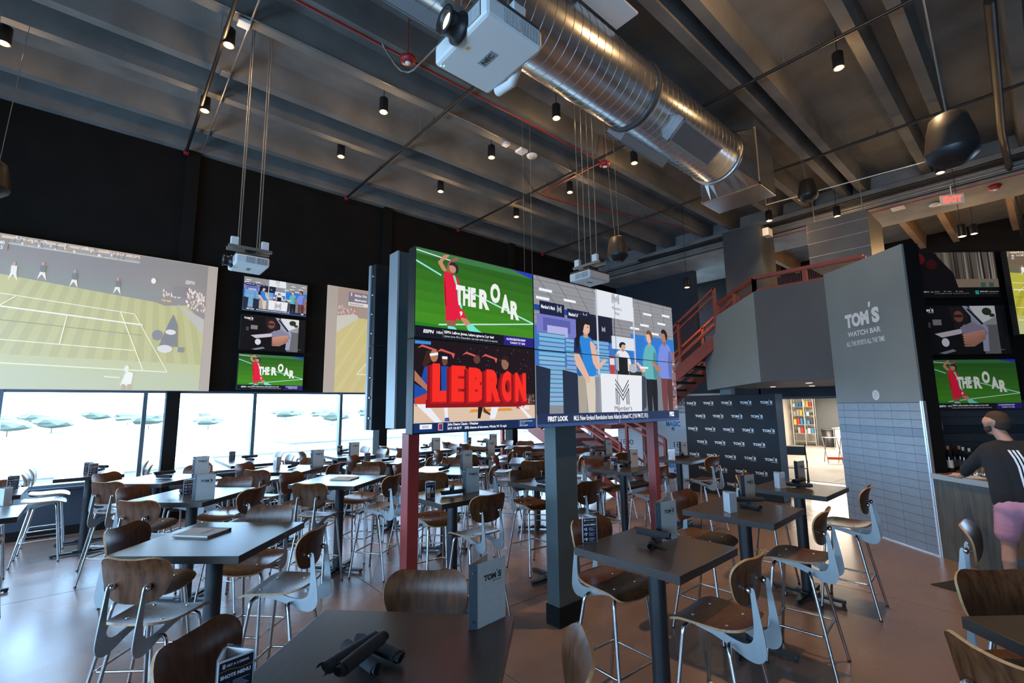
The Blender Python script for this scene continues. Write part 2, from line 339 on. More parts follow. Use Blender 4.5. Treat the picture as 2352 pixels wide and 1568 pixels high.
# ---- slate wall with lettering and the blue-grey tiles (runs 39 degrees off the Y axis)
P0 = Vector((8.13, 1.12, 0)); DW = Vector((sin(radians(39)), cos(radians(39)), 0)); NW = Vector((-cos(radians(39)), sin(radians(39)), 0))
LW = 1.53; PL = P0+DW*LW; WROT = math.atan2(-DW.y, -DW.x)    # local x runs from the far (left) end to the near edge
def wallM(P, rz): return T4(P) @ RZ(rz)
sw = struct('wall_slate', MB().box(0, LW, 0, .22, 1.935, 4.10, M4=wallM(PL, WROT)), 'grey')
tw = struct('wall_tile', MB().box(0, LW, .008, .22, 0, 1.935, M4=wallM(PL, WROT)), 'grout')
rows = 17; th = 1.93/rows; tl = .30
tme = {}
def tile_mesh(w_, h_, t, m):
    k = (round(w_, 3), round(h_, 3), m)
    if k not in tme: tme[k] = MB().bbox(0, w_, -.001, t, 0, h_, .0015).mesh('tile', m)
    return tme[k]
for k in range(rows):
    x = -(.16 if k % 1 == 0 else 0); z = 1.93-(k+1)*th; mm = 'tiled' if k == 3 else 'tile'
    while x < LW:
        a = max(x, 0); b = min(x+tl, LW)
        if b-a > .02:
            o = obj('tile', tile_mesh(b-a-.004, th-.004, .009, mm), mm, tw); o.matrix_local = wallM(PL, WROT) @ T4((a+.002, 0, z+.002))
        x += tl
tr_ = obj('edge_trim', MB().box(LW-.012, LW+.012, -.012, .03, 0, 1.95).box(LW+.02, LW+.035, -.012, .03, 0, 1.95).box(0, LW, -.008, .004, 0, .012), 'trim', tw); tr_.matrix_local = wallM(PL, WROT)
o = obj('end_cap', MB().box(LW, LW+.012, .03, .225, 1.95, 4.10).box(LW, LW+.012, .05, .225, 0, 1.95), 'black', sw); o.matrix_local = wallM(PL, WROT)
L = Lettering(); L.text("TOM", 0, .30, .20, (0, 0, 0), .06, w=.385); L.text("S", .43, .30, .215, (0, 0, 0), .06, w=.115); L.poly([(.398, .60), (.433, .60), (.421, .53), (.394, .53)], (0, 0, 0))
L.text("WATCH BAR", .02, .165, .075, (0, 0, 0), .03, w=.52); L.text("ALL THE SPORTS ALL THE TIME", -.02, .03, .07, (0, 0, 0), .02, w=.60)
q = onpl(1946, 797, P0, 39); lx = (q-PL).dot(-DW)
o = L.build('wall_lettering', 'whiteink', sw, 0, 0, 0); o.matrix_local = wallM(PL, WROT) @ T4((lx+.02, -.003, q.z-.03)) @ Matrix.Diagonal((1.22, 1, 1.08, 1))
L = Lettering(); L.ell(0, 0, .065, .075, (0, 0, 0), 24); q = onpl(2012, 907, P0, 39)
o = L.build('round_notice', 'cardw', sw, 0, 0, 0); o.matrix_local = wallM(PL, WROT) @ T4(((q-PL).dot(-DW), -.003, q.z))
L = Lettering()
for i, (t, ww) in enumerate((("TOM'S", .05), ("WELCOME", .07), ("DOWNLOAD", .08), ("APP", .03))): L.text(t, -ww/2, .03-.024*i, .012, (0, 0, 0), .01, w=ww)
o = L.build('notice_print', 'conduit', sw, 0, 0, 0); o.matrix_local = wallM(PL, WROT) @ T4(((q-PL).dot(-DW), -.0045, q.z))
# ---- black television wall, turned towards the room
DT = Vector((sin(radians(131)), cos(radians(131)), 0)); TROT = math.atan2(DT.y, DT.x)
P1 = P0+Vector((.5, .05, 0))
tvw = struct('wall_bar', MB().box(.03, 4.2, .008, .22, 0, 1.96, M4=wallM(P1, TROT)).box(.0, 4.2, 0, .22, 1.96, 4.10, M4=wallM(P1, TROT)), 'black')
for k in range(8):
    x = .05-.05; z = 1.95-(k+1)*.113; mm = 'tilebd' if k == 3 else 'tileb'
    while x < 4.1:
        a = max(x, .045); b = min(x+.305, 4.15)
        o = obj('tile', tile_mesh(b-a-.004, .109, .009, mm), mm, tvw); o.matrix_local = wallM(P1, TROT) @ T4((a+.002, 0, z+.002)); x += .305
# ---- mezzanine: dark panel, light panel, floor and soffit
struct('wall_mezzanine', MB().box(9.09, 9.25, 2.31, 3.46, 2.33, 4.03), 'greyd')  # shade on this face is put into its darker grey
DP = Vector((sin(radians(39)), cos(radians(39)), 0)); PC = Vector((9.09, 3.46, 0))
prof = [(0, 2.33), (2.18, 2.25), (2.2, 3.0), (2.08, 3.28), (1.62, 3.49), (1.49, 3.86), (0, 4.02)]
pm = Matrix(((DP.x, 0, DP.y, PC.x), (DP.y, 0, -DP.x, PC.y), (0, 1, 0, 0), (0, 0, 0, 1)))
struct('wall_stair_panel', MB().prism(prof, .12, pm), 'grey')
mz = struct('mezzanine_floor', MB().prism([(9.1, 2.3), (9.1, 3.44), (10.5, 5.15), (13.6, 5.2), (13.7, 8.3), (25.2, 8.3), (25.2, -6.9), (11.6, -1.9), (9.1, 1.3)], 1.02, T4((0, 0, 2.331))), 'soffit')
for (x, y) in ((1775, 887), (1858, 878), (1865, 885)):
    p = onz(x, y, 2.33); o = obj('downlight', MB().lathe([(.055, 2.318), (.07, 2.331)], 16).lathe([(.0, 2.317), (.055, 2.3175)], 16, mi=1), ['white', 'dl'], mz, (p.x, p.y, 0))
    l = bpy.data.lights.new('downlight_lamp', 'SPOT'); l.energy = 25; l.color = (1, .8, .58); l.spot_size = 2.2; lo = bpy.data.objects.new('downlight_lamp', l); COL.objects.link(lo); lo.parent = o; lo.location = (0, 0, 2.31)
struct('column_upper', MB().box(12.0, 12.9, 4.3, 5.22, 3.36, 6.4), 'blueg')
struct('column_door', MB().box(10.75, 10.95, 4.75, 5.0, 0, 2.33), 'grey')
# ---- steel columns carrying the video wall
struct('column_grey', MB().bbox(3.20, 3.49, 3.06, 3.21, .165, 3.1, .006).bbox(3.19, 3.50, 3.05, 3.22, 0, .17, .004, mi=1), ['teal', 'black'])
for x in (1.68, 4.84):
    t = thing('steel_column', 'slim red steel column under the %s end of the video wall' % ('left' if x < 3 else 'right'), 'column', (x+.045, 3.11, 0))
    obj('post', MB().bbox(-.045, .045, -.05, .05, .012, 1.76, .004), 'red', t)
    obj('base_plate', MB().bbox(-.13, .13, -.13, .13, 0, .012, .003), 'red', t)
# ---- kitchen beyond the doorway
struct('wall_kitchen_back', MB().box(25, 25.1, 2.0, 8.2, 0, 2.33).box(13.8, 25, 8.2, 8.3, 0, 2.33).box(13.8, 25, 2.6, 2.7, 0, 2.33), 'kwall')
kd = struct('door_2', MB().box(24.96, 25.0, 6.0, 7.3, 0, 2.15), 'kgrey', label='grey door at the back of the kitchen')
obj('handle', MB().box(24.92, 24.96, 6.12, 6.2, 1.0, 1.12), 'white', kd)
l = bpy.data.lights.new('kitchen_ceiling_light', 'AREA'); l.energy = 210; l.color = (1, .86, .68); l.size = 2.4
kl = thing('kitchen_light', 'bright ceiling light panel inside the kitchen', 'light', (18.0, 5.2, 2.30))
obj('panel', MB().box(-.6, .6, -.6, .6, .005, .03), emis('kitchen_panel', (1, .9, .75), 3), kl); o = bpy.data.objects.new('kitchen_ceiling_light', l); COL.objects.link(o); o.parent = kl; o.location = (0, 0, -.02)
l2 = bpy.data.lights.new('kitchen_ceiling_light', 'AREA'); l2.energy = 300; l2.color = (1, .88, .72); l2.size = 2.0  # unseen second light, added because the far kitchen came out dim
kl2 = thing('kitchen_light', 'second light panel added to brighten the deep end of the kitchen', 'light', (22.3, 6.0, 2.30)); obj('panel', MB().box(-.6, .6, -.6, .6, .005, .03), 'dl', kl2); o = bpy.data.objects.new('kitchen_ceiling_light', l2); COL.objects.link(o); o.parent = kl2; o.location = (0, 0, -.02)
# ---- outside: haze put into the pale ground and tree colours, with pale roofs
gm = mat('distant_ground', (.085, .09, .075), .95, vscale=.05, col2=(.32, .30, .26), detail=10)
g = obj('ground', MB().box(-1500, 1500, 12, 2500, -18.2, -18), gm); g['kind'] = 'structure'
rm = mat('pale_roof', (.26, .22, .19), .8); bm2 = mat('pale_facade', (.30, .28, .25), .8)
for i, (px, Y, wd, dp, hh) in enumerate(((120, 70, 26, 12, 9), (40, 95, 30, 16, 8), (230, 120, 34, 18, 9), (640, 150, 36, 18, 8), (780, 170, 40, 20, 9), (1100, 120, 30, 20, 12))):
    p = onz(px, 1080, -18); X = p.x/p.y*Y
    t = thing('building', ('low pale roofed building seen %s through the glass wall' % ('far left', 'leftmost and higher', 'beside the left mullion', 'in the middle', 'past the third mullion', 'below the video wall')[i]), 'building', (X, Y, -18))
    obj('walls', MB().box(-wd/2, wd/2, -dp/2, dp/2, 0, hh), bm2, t); obj('roof', MB().box(-wd/2-.5, wd/2+.5, -dp/2-.5, dp/2+.5, hh, hh+.5), rm, t)
tm = mat('distant_foliage', (.14, .145, .11), .95, var=.3, vscale=.3); tk = mat('bark', (.05, .04, .03), .9)
tree_crown = []
for s in range(3):
    b = bmesh.new(); bmesh.ops.create_icosphere(b, subdivisions=2, radius=1); rr = random.Random(s)
    for v in b.verts: v.co *= .7+.6*rr.random(); v.co.z *= .5; v.co.x *= 1.6
    me = bpy.data.meshes.new('crown'); b.to_mesh(me); b.free(); me.materials.append(tm); tree_crown.append(me)
tkm = MB().tube([(0, 0, 0), (0, 0, 4)], [.35, .25], 6).mesh('trunk', tk)
for i in range(26):
    px = random.uniform(-60, 1180); Y = random.uniform(500, 1400); p = ray(px, 980); X = p.x/p.y*Y; s = random.uniform(7, 13)
    t = thing('tree', 'small hazy green tree in the distance outside the windows', 'tree', (X, Y, -18), 0, 'distant trees outside')
    o = obj('crown', tree_crown[i % 3], None, t, (0, 0, 3+s*.75)); o.scale = (s, s, s); obj('trunk', tkm, None, t)
# ================================================================== PICTURES FOR THE SCREENS
def pic_soccer():
    c = Canvas(1.777, (38, 128, 30))
    for i in range(14): c.poly([(0, .16+.06*i), (1.777, .10+.06*i), (1.777, .16+.06*i), (0, .22+.06*i)], (40+int(26*(1-i/14))+4*(i % 2), 140-int(i*3.6)+5*(i % 2), 30))
    c.rect(0, .93, 1.777, 1, (60, 120, 70)); c.line(0, .97, .5, .925, .012, (225, 235, 235)); c.poly([(1.42, 1), (1.777, 1), (1.777, .93)], (30, 60, 190))
    c.line(.0, .845, .33, .73, .02, (150, 225, 220)); c.line(.55, .645, 1.777, .32, .02, (170, 230, 220)); c.line(.30, .155, 1.777, .315, .016, (190, 235, 230))
    sk = (196, 140, 112); rd = (226, 28, 62); te = (120, 228, 208); sd = (150, 96, 74)
    c.blob([(.35, .79), (.285, .875), (.30, .90), (.36, .975), (.42, .99), (.43, .975), (.375, .925), (.345, .885), (.40, .80)], sk); c.blob([(.40, .78), (.425, .90), (.47, .945), (.545, .985), (.565, .965), (.51, .925), (.47, .885), (.465, .78)], sd)
    c.ell(.485, .845, .05, .06, sk); c.blob([(.435, .87), (.47, .915), (.53, .905), (.565, .86), (.555, .80), (.53, .79), (.525, .855), (.48, .875)], (40, 36, 58))
    c.blob([(.365, .75), (.40, .785), (.46, .775), (.52, .76), (.575, .70), (.565, .60), (.58, .47), (.605, .37), (.50, .33), (.40, .335), (.375, .45), (.365, .60)], rd); c.blob([(.37, .72), (.39, .60), (.40, .42), (.41, .35), (.385, .40), (.37, .55)], (170, 16, 44)); c.blob([(.49, .745), (.52, .745), (.555, .64), (.575, .52), (.62, .40), (.60, .38), (.56, .46), (.545, .60)], te)
    c.blob([(.395, .38), (.50, .37), (.605, .375), (.66, .31), (.685, .265), (.60, .235), (.545, .25), (.53, .20), (.46, .19), (.395, .20), (.39, .28)], rd); c.text("9", .585, .29, .055, (240, 240, 240), .04)
    c.blob([(.405, .215), (.53, .215), (.525, .17), (.50, .135), (.43, .135)], sd); c.blob([(.425, .15), (.52, .145), (.56, .10), (.61, .065), (.50, .06), (.44, .10)], te)
    c.blob([(.60, .265), (.69, .26), (.74, .215), (.79, .175), (.72, .14), (.66, .19)], sk); c.blob([(.70, .19), (.76, .205), (.84, .155), (.92, .11), (.89, .075), (.79, .10), (.70, .135)], te); c.blob([(.88, .115), (.93, .12), (.99, .09), (1.025, .055), (.96, .05), (.90, .085)], (210, 235, 225))
    for ch, x, y, h, ww in (("THE", .53, .417, .243, .29), ("R", .87, .41, .25, .16), ("O", 1.045, .515, .25, .16), ("A", 1.215, .404, .248, .155), ("R", 1.375, .337, .248, .15)): c.text(ch, x, y, h, (238, 240, 236), .055, w=ww)
    c.rect(0, 0, 1.777, .12, (22, 18, 34)); c.rect(1.26, 0, 1.777, .12, (42, 30, 130)); c.text("ESPN", .10, .045, .04, (230, 230, 235), .05, w=.13, slant=.2); c.text("NBA", .27, .05, .03, (220, 220, 225), .03)
    c.rect(.355, .015, .358, .105, (200, 200, 200)); c.text("ESPN: LeBron James, Lakers agree to 2-yr deal", .375, .063, .032, (240, 240, 240), .03, w=.72); c.text("James turns 40 in December, has been with Lakers 6 seasons", .375, .02, .026, (190, 190, 200), .01, w=.78)
    c.text("ALL-STAR SELECTION SHOW", 1.30, .066, .028, (240, 240, 250), .04, w=.33); c.text("TONIGHT 7 ET  ESPN", 1.36, .022, .026, (230, 230, 250), .03, w=.26)
    return c
def pic_lebron():
    c = Canvas(1.777, (30, 16, 22)); rr = random.Random(3)
    for i in range(60): c.rect(a := rr.uniform(.2, 1.74), b := rr.uniform(.62, .97), a+.006, b+.008, rr.choice([(180, 170, 190), (120, 110, 130), (200, 180, 120), (90, 80, 100)]))
    for x, y in ((.03, .90), (.27, .87), (.62, .86), (.90, .85)): c.poly([(x, y), (x+.06, y+.045), (x+.25, y+.0), (x+.23, y-.06), (x+.2, y-.01), (x+.06, y+.02)], (206, 92, 82))
    c.rect(0, .95, .2, .985, (60, 140, 220)); c.rect(0, .095, 1.777, .31, (222, 196, 172)); 
    for i in range(8): c.rect(0, .11+.025*i, 1.777, .113+.025*i, (206, 178, 152))
    c.poly([(.72, .20), (1.4, .215), (1.35, .245), (.75, .235)], (220, 150, 60)); c.rect(1.6, .28, 1.777, .42, (60, 44, 46))
    for i in range(40): c.ell(1.6+rr.random()*.17, .29+rr.random()*.12, .008, .012, rr.choice([(150, 110, 90), (40, 40, 60), (190, 170, 160), (110, 60, 60)]), 6)
    sk = (176, 118, 92); bl = (28, 76, 168); wh = (236, 236, 244)
    c.poly([(.08, .56), (.12, .70), (.25, .74), (.30, .66), (.30, .40), (.10, .40)], bl); c.poly([(.09, .72), (.14, .88), (.20, .90), (.20, .76), (.12, .70)], (58, 34, 24)); c.ell(.24, .83, .05, .07, sk); c.poly([(.18, .85), (.29, .87), (.29, .84), (.19, .82)], (240, 240, 240))
    c.poly([(.0, .66), (.18, .48), (.16, .44), (0, .55)], sk); c.poly([(.0, .52), (.12, .46), (.14, .36), (.0, .30)], bl); c.poly([(.0, .36), (.16, .42), (.16, .30), (.02, .28)], (206, 60, 40)); c.poly([(.02, .30), (.16, .30), (.35, .10), (.26, .10)], wh)
    c.ell(.38, .78, .038, .055, (110, 70, 54)); c.rect(.345, .80, .415, .83, (240, 240, 240)); c.poly([(.33, .72), (.43, .72), (.45, .45), (.34, .40)], bl); c.poly([(.37, .3), (.42, .3), (.43, .14), (.39, .14)], wh); c.poly([(.39, .15), (.44, .15), (.45, .11), (.38, .11)], (60, 80, 170))
    c.ell(.83, .82, .05, .05, (96, 62, 48)); c.poly([(.85, .3), (.93, .3), (.88, .13), (.84, .13)], (26, 22, 26)); c.poly([(.92, .28), (.97, .22), (1.04, .18), (1.03, .16), (.93, .2)], (90, 54, 42)); c.ell(1.27, .80, .06, .085, (150, 104, 84)); c.poly([(1.21, .84), (1.25, .90), (1.32, .88), (1.33, .80), (1.28, .84)], (40, 28, 26))
    c.poly([(1.05, .28), (1.17, .28), (1.10, .12), (1.02, .12)], wh); c.poly([(1.45, .30), (1.6, .28), (1.55, .23), (1.45, .24)], (200, 60, 50)); c.poly([(1.44, .30), (1.52, .27), (1.72, .12), (1.66, .11)], wh)
    dr = (140, 14, 22); c.poly([(.14, .26), (1.56, .26), (1.66, .31), (1.66, .345), (.14, .345)], dr)
    for i, (ch, x, ww) in enumerate((("L", .22, .22), ("E", .47, .20), ("B", .71, .23), ("R", .97, .23), ("O", 1.21, .20), ("N", 1.43, .19))):
        c.text(ch, x-.065, .29, .44-.012*i, dr, .075, w=ww*1.05); c.text(ch, x-.03, .305, .43-.012*i, (180, 20, 26), .075, w=ww*1.02); c.text(ch, x, .325, .43-.012*i, (246, 44, 32), .075, w=ww)
    c.text("PARIS", 1.53, .225, .05, (250, 244, 238), .02, w=.14); c.rect(0, 0, 1.777, .10, (18, 48, 104)); c.rect(.24, 0, 1.48, .10, (22, 40, 84)); c.poly([(1.48, 0), (1.777, 0), (1.777, .11), (1.48, .10)], (24, 62, 130))
    c.rect(.07, .035, .22, .085, (240, 244, 250)); c.text("GOLF", .10, .047, .026, (150, 160, 190), .05, w=.08); c.rect(.30, .015, .36, .09, (235, 240, 250)); c.rect(.305, .02, .33, .085, (200, 30, 50)); c.rect(.33, .02, .355, .085, (30, 60, 140))
    c.text("John Deere Classic - Weather", .42, .062, .03, (240, 244, 250), .03, w=.43); c.text("SAT: HI 82\u00b0F    20% chance of showers, Winds: W 15 mph", .42, .018, .028, (240, 244, 250), .03, w=.86)
    c.text("The Amundi Evian Championship", 1.50, .072, .016, (230, 210, 120), .02, w=.22); c.text("July 11-14", 1.50, .05, .014, (220, 200, 120), .02, w=.09); c.text("GOLF  peacock", 1.50, .02, .018, (220, 226, 236), .02, w=.14); return c
def mlogo(c, x, y, w_, h, col, k=1):
    for i in range(3):
        o = i*w_*.11; t = w_*.045
        c.rect(x+o*.9, y, x+o*.9+t, y+h*(.62-.12*i), col); c.rect(x+w_-o*.9-t, y, x+w_-o*.9, y+h*(.62-.12*i), col)
        if i < 3: c.line(x+.0, y+h*(1-.17*i), x+w_/2+t/2, y+h*(.50-.17*i), t*1.1, col); c.line(x+w_, y+h*(1-.17*i), x+w_/2-t/2, y+h*(.50-.17*i), t*1.1, col)
def person_pic(c, x, y0, y1, w_, top, top2, pants, skin, hair, facing=1):
    h = y1-y0; f = facing; dk = tuple(int(v*.78) for v in top); dp = tuple(int(v*.8) for v in pants); X = lambda a: x+f*a*w_; Y = lambda b: y0+b*h
    c.poly([(X(-.30), Y(0)), (X(-.06), Y(0)), (X(-.02), Y(.22)), (X(.05), Y(.46)), (X(-.33), Y(.46)), (X(-.34), Y(.25))], dp); c.poly([(X(.02), Y(0)), (X(.27), Y(0)), (X(.31), Y(.24)), (X(.30), Y(.46)), (X(-.08), Y(.46)), (X(-.02), Y(.22))], pants)
    c.blob([(X(-.36), Y(.42)), (X(0), Y(.405)), (X(.34), Y(.42)), (X(.36), Y(.56)), (X(.37), Y(.68)), (X(.27), Y(.78)), (X(.08), Y(.825)), (X(-.10), Y(.825)), (X(-.30), Y(.785)), (X(-.38), Y(.68)), (X(-.34), Y(.55))], top); c.blob([(X(-.36), Y(.43)), (X(-.18), Y(.42)), (X(-.15), Y(.60)), (X(-.24), Y(.74)), (X(-.37), Y(.68))], dk)
    c.poly([(X(-.08), Y(.80)), (X(.08), Y(.80)), (X(.09), Y(.88)), (X(-.08), Y(.88))], tuple(int(v*.85) for v in skin)); c.blob([(X(-.13), Y(.90)), (X(-.08), Y(.855)), (X(.06), Y(.845)), (X(.15), Y(.87)), (X(.165), Y(.905)), (X(.15), Y(.95)), (X(.02), Y(.975)), (X(-.12), Y(.955))], skin)
    c.blob([(X(-.17), Y(.885)), (X(-.19), Y(.94)), (X(-.10), Y(.99)), (X(.06), Y(1.0)), (X(.17), Y(.97)), (X(.13), Y(.945)), (X(.0), Y(.95)), (X(-.06), Y(.92)), (X(-.10), Y(.87))], hair)
    c.blob([(X(.16), Y(.77)), (X(.32), Y(.74)), (X(.42), Y(.64)), (X(.44), Y(.55)), (X(.28), Y(.53)), (X(.20), Y(.64))], top2); c.blob([(X(.30), Y(.55)), (X(.43), Y(.545)), (X(.58), Y(.57)), (X(.74), Y(.60)), (X(.80), Y(.585)), (X(.70), Y(.55)), (X(.50), Y(.49)), (X(.36), Y(.49))], skin)
def pic_store():
    A = 1.777; c = Canvas(A, (138, 140, 148)); rr = random.Random(5)
    for i in range(26):
        y = .62+.015*i; c.rect(0, y, A, y+.009, (120+rr.randint(0, 30),)*3 if i % 2 else (152, 152, 160))
    for i in range(9): c.line(.02+.2*i, 1, .35+.16*i, .70, .006, (104, 106, 114))
    for x, y in ((.05, .90), (.02, .84), (.30, .86), (1.02, .82), (1.30, .88), (1.52, .82), (1.60, .90), (1.10, .74), (1.40, .72), (1.25, .78)): c.rect(x, y, x+.13, y+.018, (240, 244, 250))
    c.rect(0, .40, A, .66, (60, 116, 190)); c.rect(0, .76, .62, .80, (30, 70, 150)); c.rect(1.1, .50, A, .70, (40, 120, 206)); c.poly([(1.55, .1), (A, .0), (A, .60), (1.6, .55)], (140, 110, 110)); 
    for i in range(50): c.rect(a := rr.uniform(1.58, A-.03), b := rr.uniform(.10, .60), a+.03, b+.02, rr.choice([(170, 60, 60), (200, 180, 160), (60, 90, 150), (90, 60, 70), (220, 140, 90)]))
    c.poly([(1.05, .0), (A, 0), (1.58, .42), (1.15, .42)], (120, 128, 140)); c.rect(.40, .60, .86, .80, (26, 30, 54)); c.rect(.05, .74, .30, .83, (26, 34, 66)); c.rect(.33, .72, .58, .81, (26, 34, 66))
    for x, y in ((.065, .78), (.345, .76)): c.text("Member's Mark", x, y, .026, (235, 238, 245), .03, w=.14); mlogo(c, x+.16, y-.01, .045, .05, (235, 238, 245))
    c.rect(.02, .60, .42, .74, (118, 122, 196)); c.rect(.08, .63, .36, .72, (92, 96, 170)); c.rect(.12, .60, .33, .67, (176, 178, 226))
    for x0, x1, y0, y1 in ((.03, .30, .14, .62), (.30, .42, .30, .60), (.50, .66, .34, .62), (.66, .80, .34, .62)):
        n = int((y1-y0)/.03)
        for i in range(n):
            y = y0+i*.03; c.rect(x0+rr.uniform(0, .012), y, x1-rr.uniform(0, .012), y+.026, (110+rr.randint(0, 30), 165+rr.randint(0, 25), 215)); c.rect(x0, y+.022, x1, y+.027, (60, 110, 165))
    c.poly([(0, .08), (.12, .08), (.14, .38), (0, .40)], (34, 44, 66)); c.poly([(.26, .08), (.42, .08), (.42, .36), (.26, .38)], (34, 44, 66)); c.rect(.84, .56, 1.15, .66, (220, 226, 236)); c.rect(.44, .62, .80, .78, (24, 28, 50)); mlogo(c, .52, .70, .03, .03, (230, 230, 240)); mlogo(c, .72, .68, .04, .04, (230, 230, 240))
    c.rect(.655, .36, .675, 1, (196, 202, 214)); c.rect(1.13, .36, 1.15, .92, (196, 202, 214)); c.rect(.675, .80, 1.14, 1, (226, 230, 238)); mlogo(c, .86, .92, .09, .08, (70, 74, 96)); c.text("Member's", .86, .87, .025, (70, 74, 96), .0, w=.12); c.text("Mark", .89, .83, .025, (70, 74, 96), .0, w=.06)
    person_pic(c, .97, .25, .62, .24, (228, 230, 234), (228, 230, 234), (28, 32, 40), (214, 168, 140), (24, 30, 60)); c.rect(.91, .33, 1.03, .50, (20, 22, 30)); 
    c.poly([(.68, .08), (1.20, .08), (1.22, .37), (.68, .37)], (232, 234, 240)); c.poly([(1.20, .08), (1.27, .12), (1.28, .36), (1.22, .37)], (60, 66, 82)); mlogo(c, .86, .14, .17, .19, (28, 34, 54)); c.text("Member's", .84, .095, .035, (40, 44, 60), .0, w=.22)
    c.rect(1.05, .37, 1.22, .40, (40, 44, 54)); c.ell(1.10, .42, .06, .03, (176, 180, 188)); c.rect(.80, .37, .86, .50, (190, 60, 66)); c.rect(.80, .44, .86, .49, (230, 220, 214))
    person_pic(c, .52, .07, .75, .30, (42, 132, 214), (224, 180, 158), (214, 202, 186), (224, 180, 158), (28, 22, 30), 1); c.poly([(.39, .60), (.44, .63), (.46, .50), (.38, .49)], (28, 40, 84)); c.poly([(.38, .50), (.44, .50), (.56, .32), (.53, .29), (.40, .42)], (224, 180, 158)); c.blob([(.43, .735), (.46, .76), (.465, .68), (.445, .58), (.415, .53), (.41, .60), (.425, .68)], (28, 22, 30)); c.ell(.545, .695, .006, .006, (40, 30, 36), 6); c.line(.555, .668, .572, .67, .004, (150, 70, 70))
    person_pic(c, 1.36, .07, .75, .26, (96, 178, 186), (96, 178, 186), (28, 28, 36), (228, 184, 160), (120, 78, 48), -1); person_pic(c, 1.60, .07, .78, .28, (120, 140, 222), (120, 140, 222), (112, 62, 62), (180, 124, 96), (30, 22, 22), -1)
    c.rect(1.20, .43, 1.32, .445, (240, 240, 240)); c.rect(0, 0, A, .085, (34, 48, 84)); c.rect(0, 0, A, .02, (56, 78, 126)); c.text("FIRST LOOK", .10, .035, .034, (240, 244, 250), .05, w=.20); c.text("MLS: New England Revolution hosts Atlanta United FC (7:30 PM ET, FS1)", .36, .035, .034, (240, 244, 250), .02, w=.92); c.text("FS2", 1.62, .035, .04, (245, 248, 252), .06, w=.075)
    return c
def pic_car():
    c = Canvas(1.777, (12, 10, 12)); c.rect(1.05, .25, 1.58, 1, (150, 152, 158)); c.poly([(1.25, .62), (1.58, .78), (1.58, 1), (1.05, 1)], (216, 218, 222)); c.ell(1.40, .88, .10, .08, (40, 52, 34)); c.ell(1.50, .80, .06, .04, (50, 58, 44)); c.rect(1.25, .0, 1.58, .60, (104, 104, 108))
    c.poly([(.90, 1), (1.0, 1), (1.38, .55), (1.34, .05), (1.22, .05), (1.25, .5)], (150, 160, 190)); c.poly([(.98, .94), (1.03, .95), (1.30, .62), (1.26, .60)], (30, 32, 40)); c.rect(1.58, 0, 1.777, 1, (14, 14, 18))
    c.poly([(.62, .98), (.92, .98), (1.02, .74), (.98, .60), (.78, .55), (.66, .70)], (34, 24, 24)); c.ell(.80, .78, .10, .12, (120, 74, 66)); c.rect(.70, .76, .88, .82, (62, 26, 30)); c.poly([(.68, .62), (.92, .64), (.90, .52), (.74, .46)], (30, 24, 26))
    c.poly([(.26, .42), (.80, .52), (.90, .62), (.82, .42), (.40, .34)], (196, 190, 206)); c.poly([(.80, .55), (1.05, .66), (1.30, .55), (1.36, .40), (1.15, .30), (.85, .40)], (134, 130, 156))
    for i in range(5): c.poly([(.82, .40-.055*i), (1.10, .47-.06*i), (1.30, .50-.03*i), (1.30, .42-.03*i), (1.05, .39-.06*i), (.86, .345-.05*i)], (196-8*i, 140-6*i, 122-6*i))
    c.ell(.46, .24, .08, .09, (214, 212, 226)); c.rect(.25, .60, .43, .72, (126, 122, 128)); c.poly([(.3, .02), (.6, .10), (.66, .06), (.42, 0)], (130, 130, 146)); c.rect(.13, .55, .2, .66, (70, 68, 76)); toms(c, .06, .885, .24, (236, 238, 242)); c.text("loop.tv", 1.53, .07, .035, (120, 120, 128), .01); return c
def pic_forest():
    c = Canvas(1.777, (16, 14, 16)); c.rect(.0, .20, 1.777, .96, (112, 102, 92)); rr = random.Random(9)
    for i in range(34): x = rr.uniform(.45, 1.77); w_ = rr.uniform(.015, .06); c.poly([(x, .34), (x+w_, .34), (x+w_*.8, .96), (x+.01, .96)], rr.choice([(60, 52, 48), (84, 76, 68), (150, 142, 132), (44, 38, 36), (172, 164, 154)]))
    c.rect(.45, .20, 1.777, .38, (150, 130, 112)); c.poly([(0, .20), (0, .96), (.50, .96), (.62, .80), (.86, .50), (.92, .20)], (16, 8, 12)); c.ell(.14, .82, .16, .13, (96, 16, 22)); c.ell(.42, .70, .12, .11, (64, 10, 16))
    c.rect(0, 0, 1.777, .20, (14, 12, 14)); c.rect(1.40, .205, 1.50, .30, (60, 110, 104)); c.rect(1.57, .205, 1.67, .30, (60, 110, 104)); c.text("ESPN 2", .16, .095, .03, (210, 210, 214), .05, w=.13, slant=.2); c.text("WNBA", .32, .095, .022, (190, 190, 190), .03, w=.07); c.rect(.41, .06, .412, .13, (150, 150, 150))
    c.text("Fever        83   Aces        88   Final", .42, .105, .022, (200, 200, 150), .02, w=.58); c.text("LV: 12th straight win vs Fever   Plum: 34 Pts, 6-12 3-pt FG", .42, .065, .02, (170, 170, 174), .01, w=.70); c.rect(1.26, .05, 1.335, .13, (40, 180, 170)); c.text("ESPN BET", 1.36, .095, .025, (220, 226, 226), .05, w=.17); c.text("DOWNLOAD NOW", 1.55, .095, .018, (220, 220, 220), .02, w=.2); c.text("Must be 21+ Gambling problem?", 1.36, .06, .014, (150, 150, 150), .0, w=.36); return c
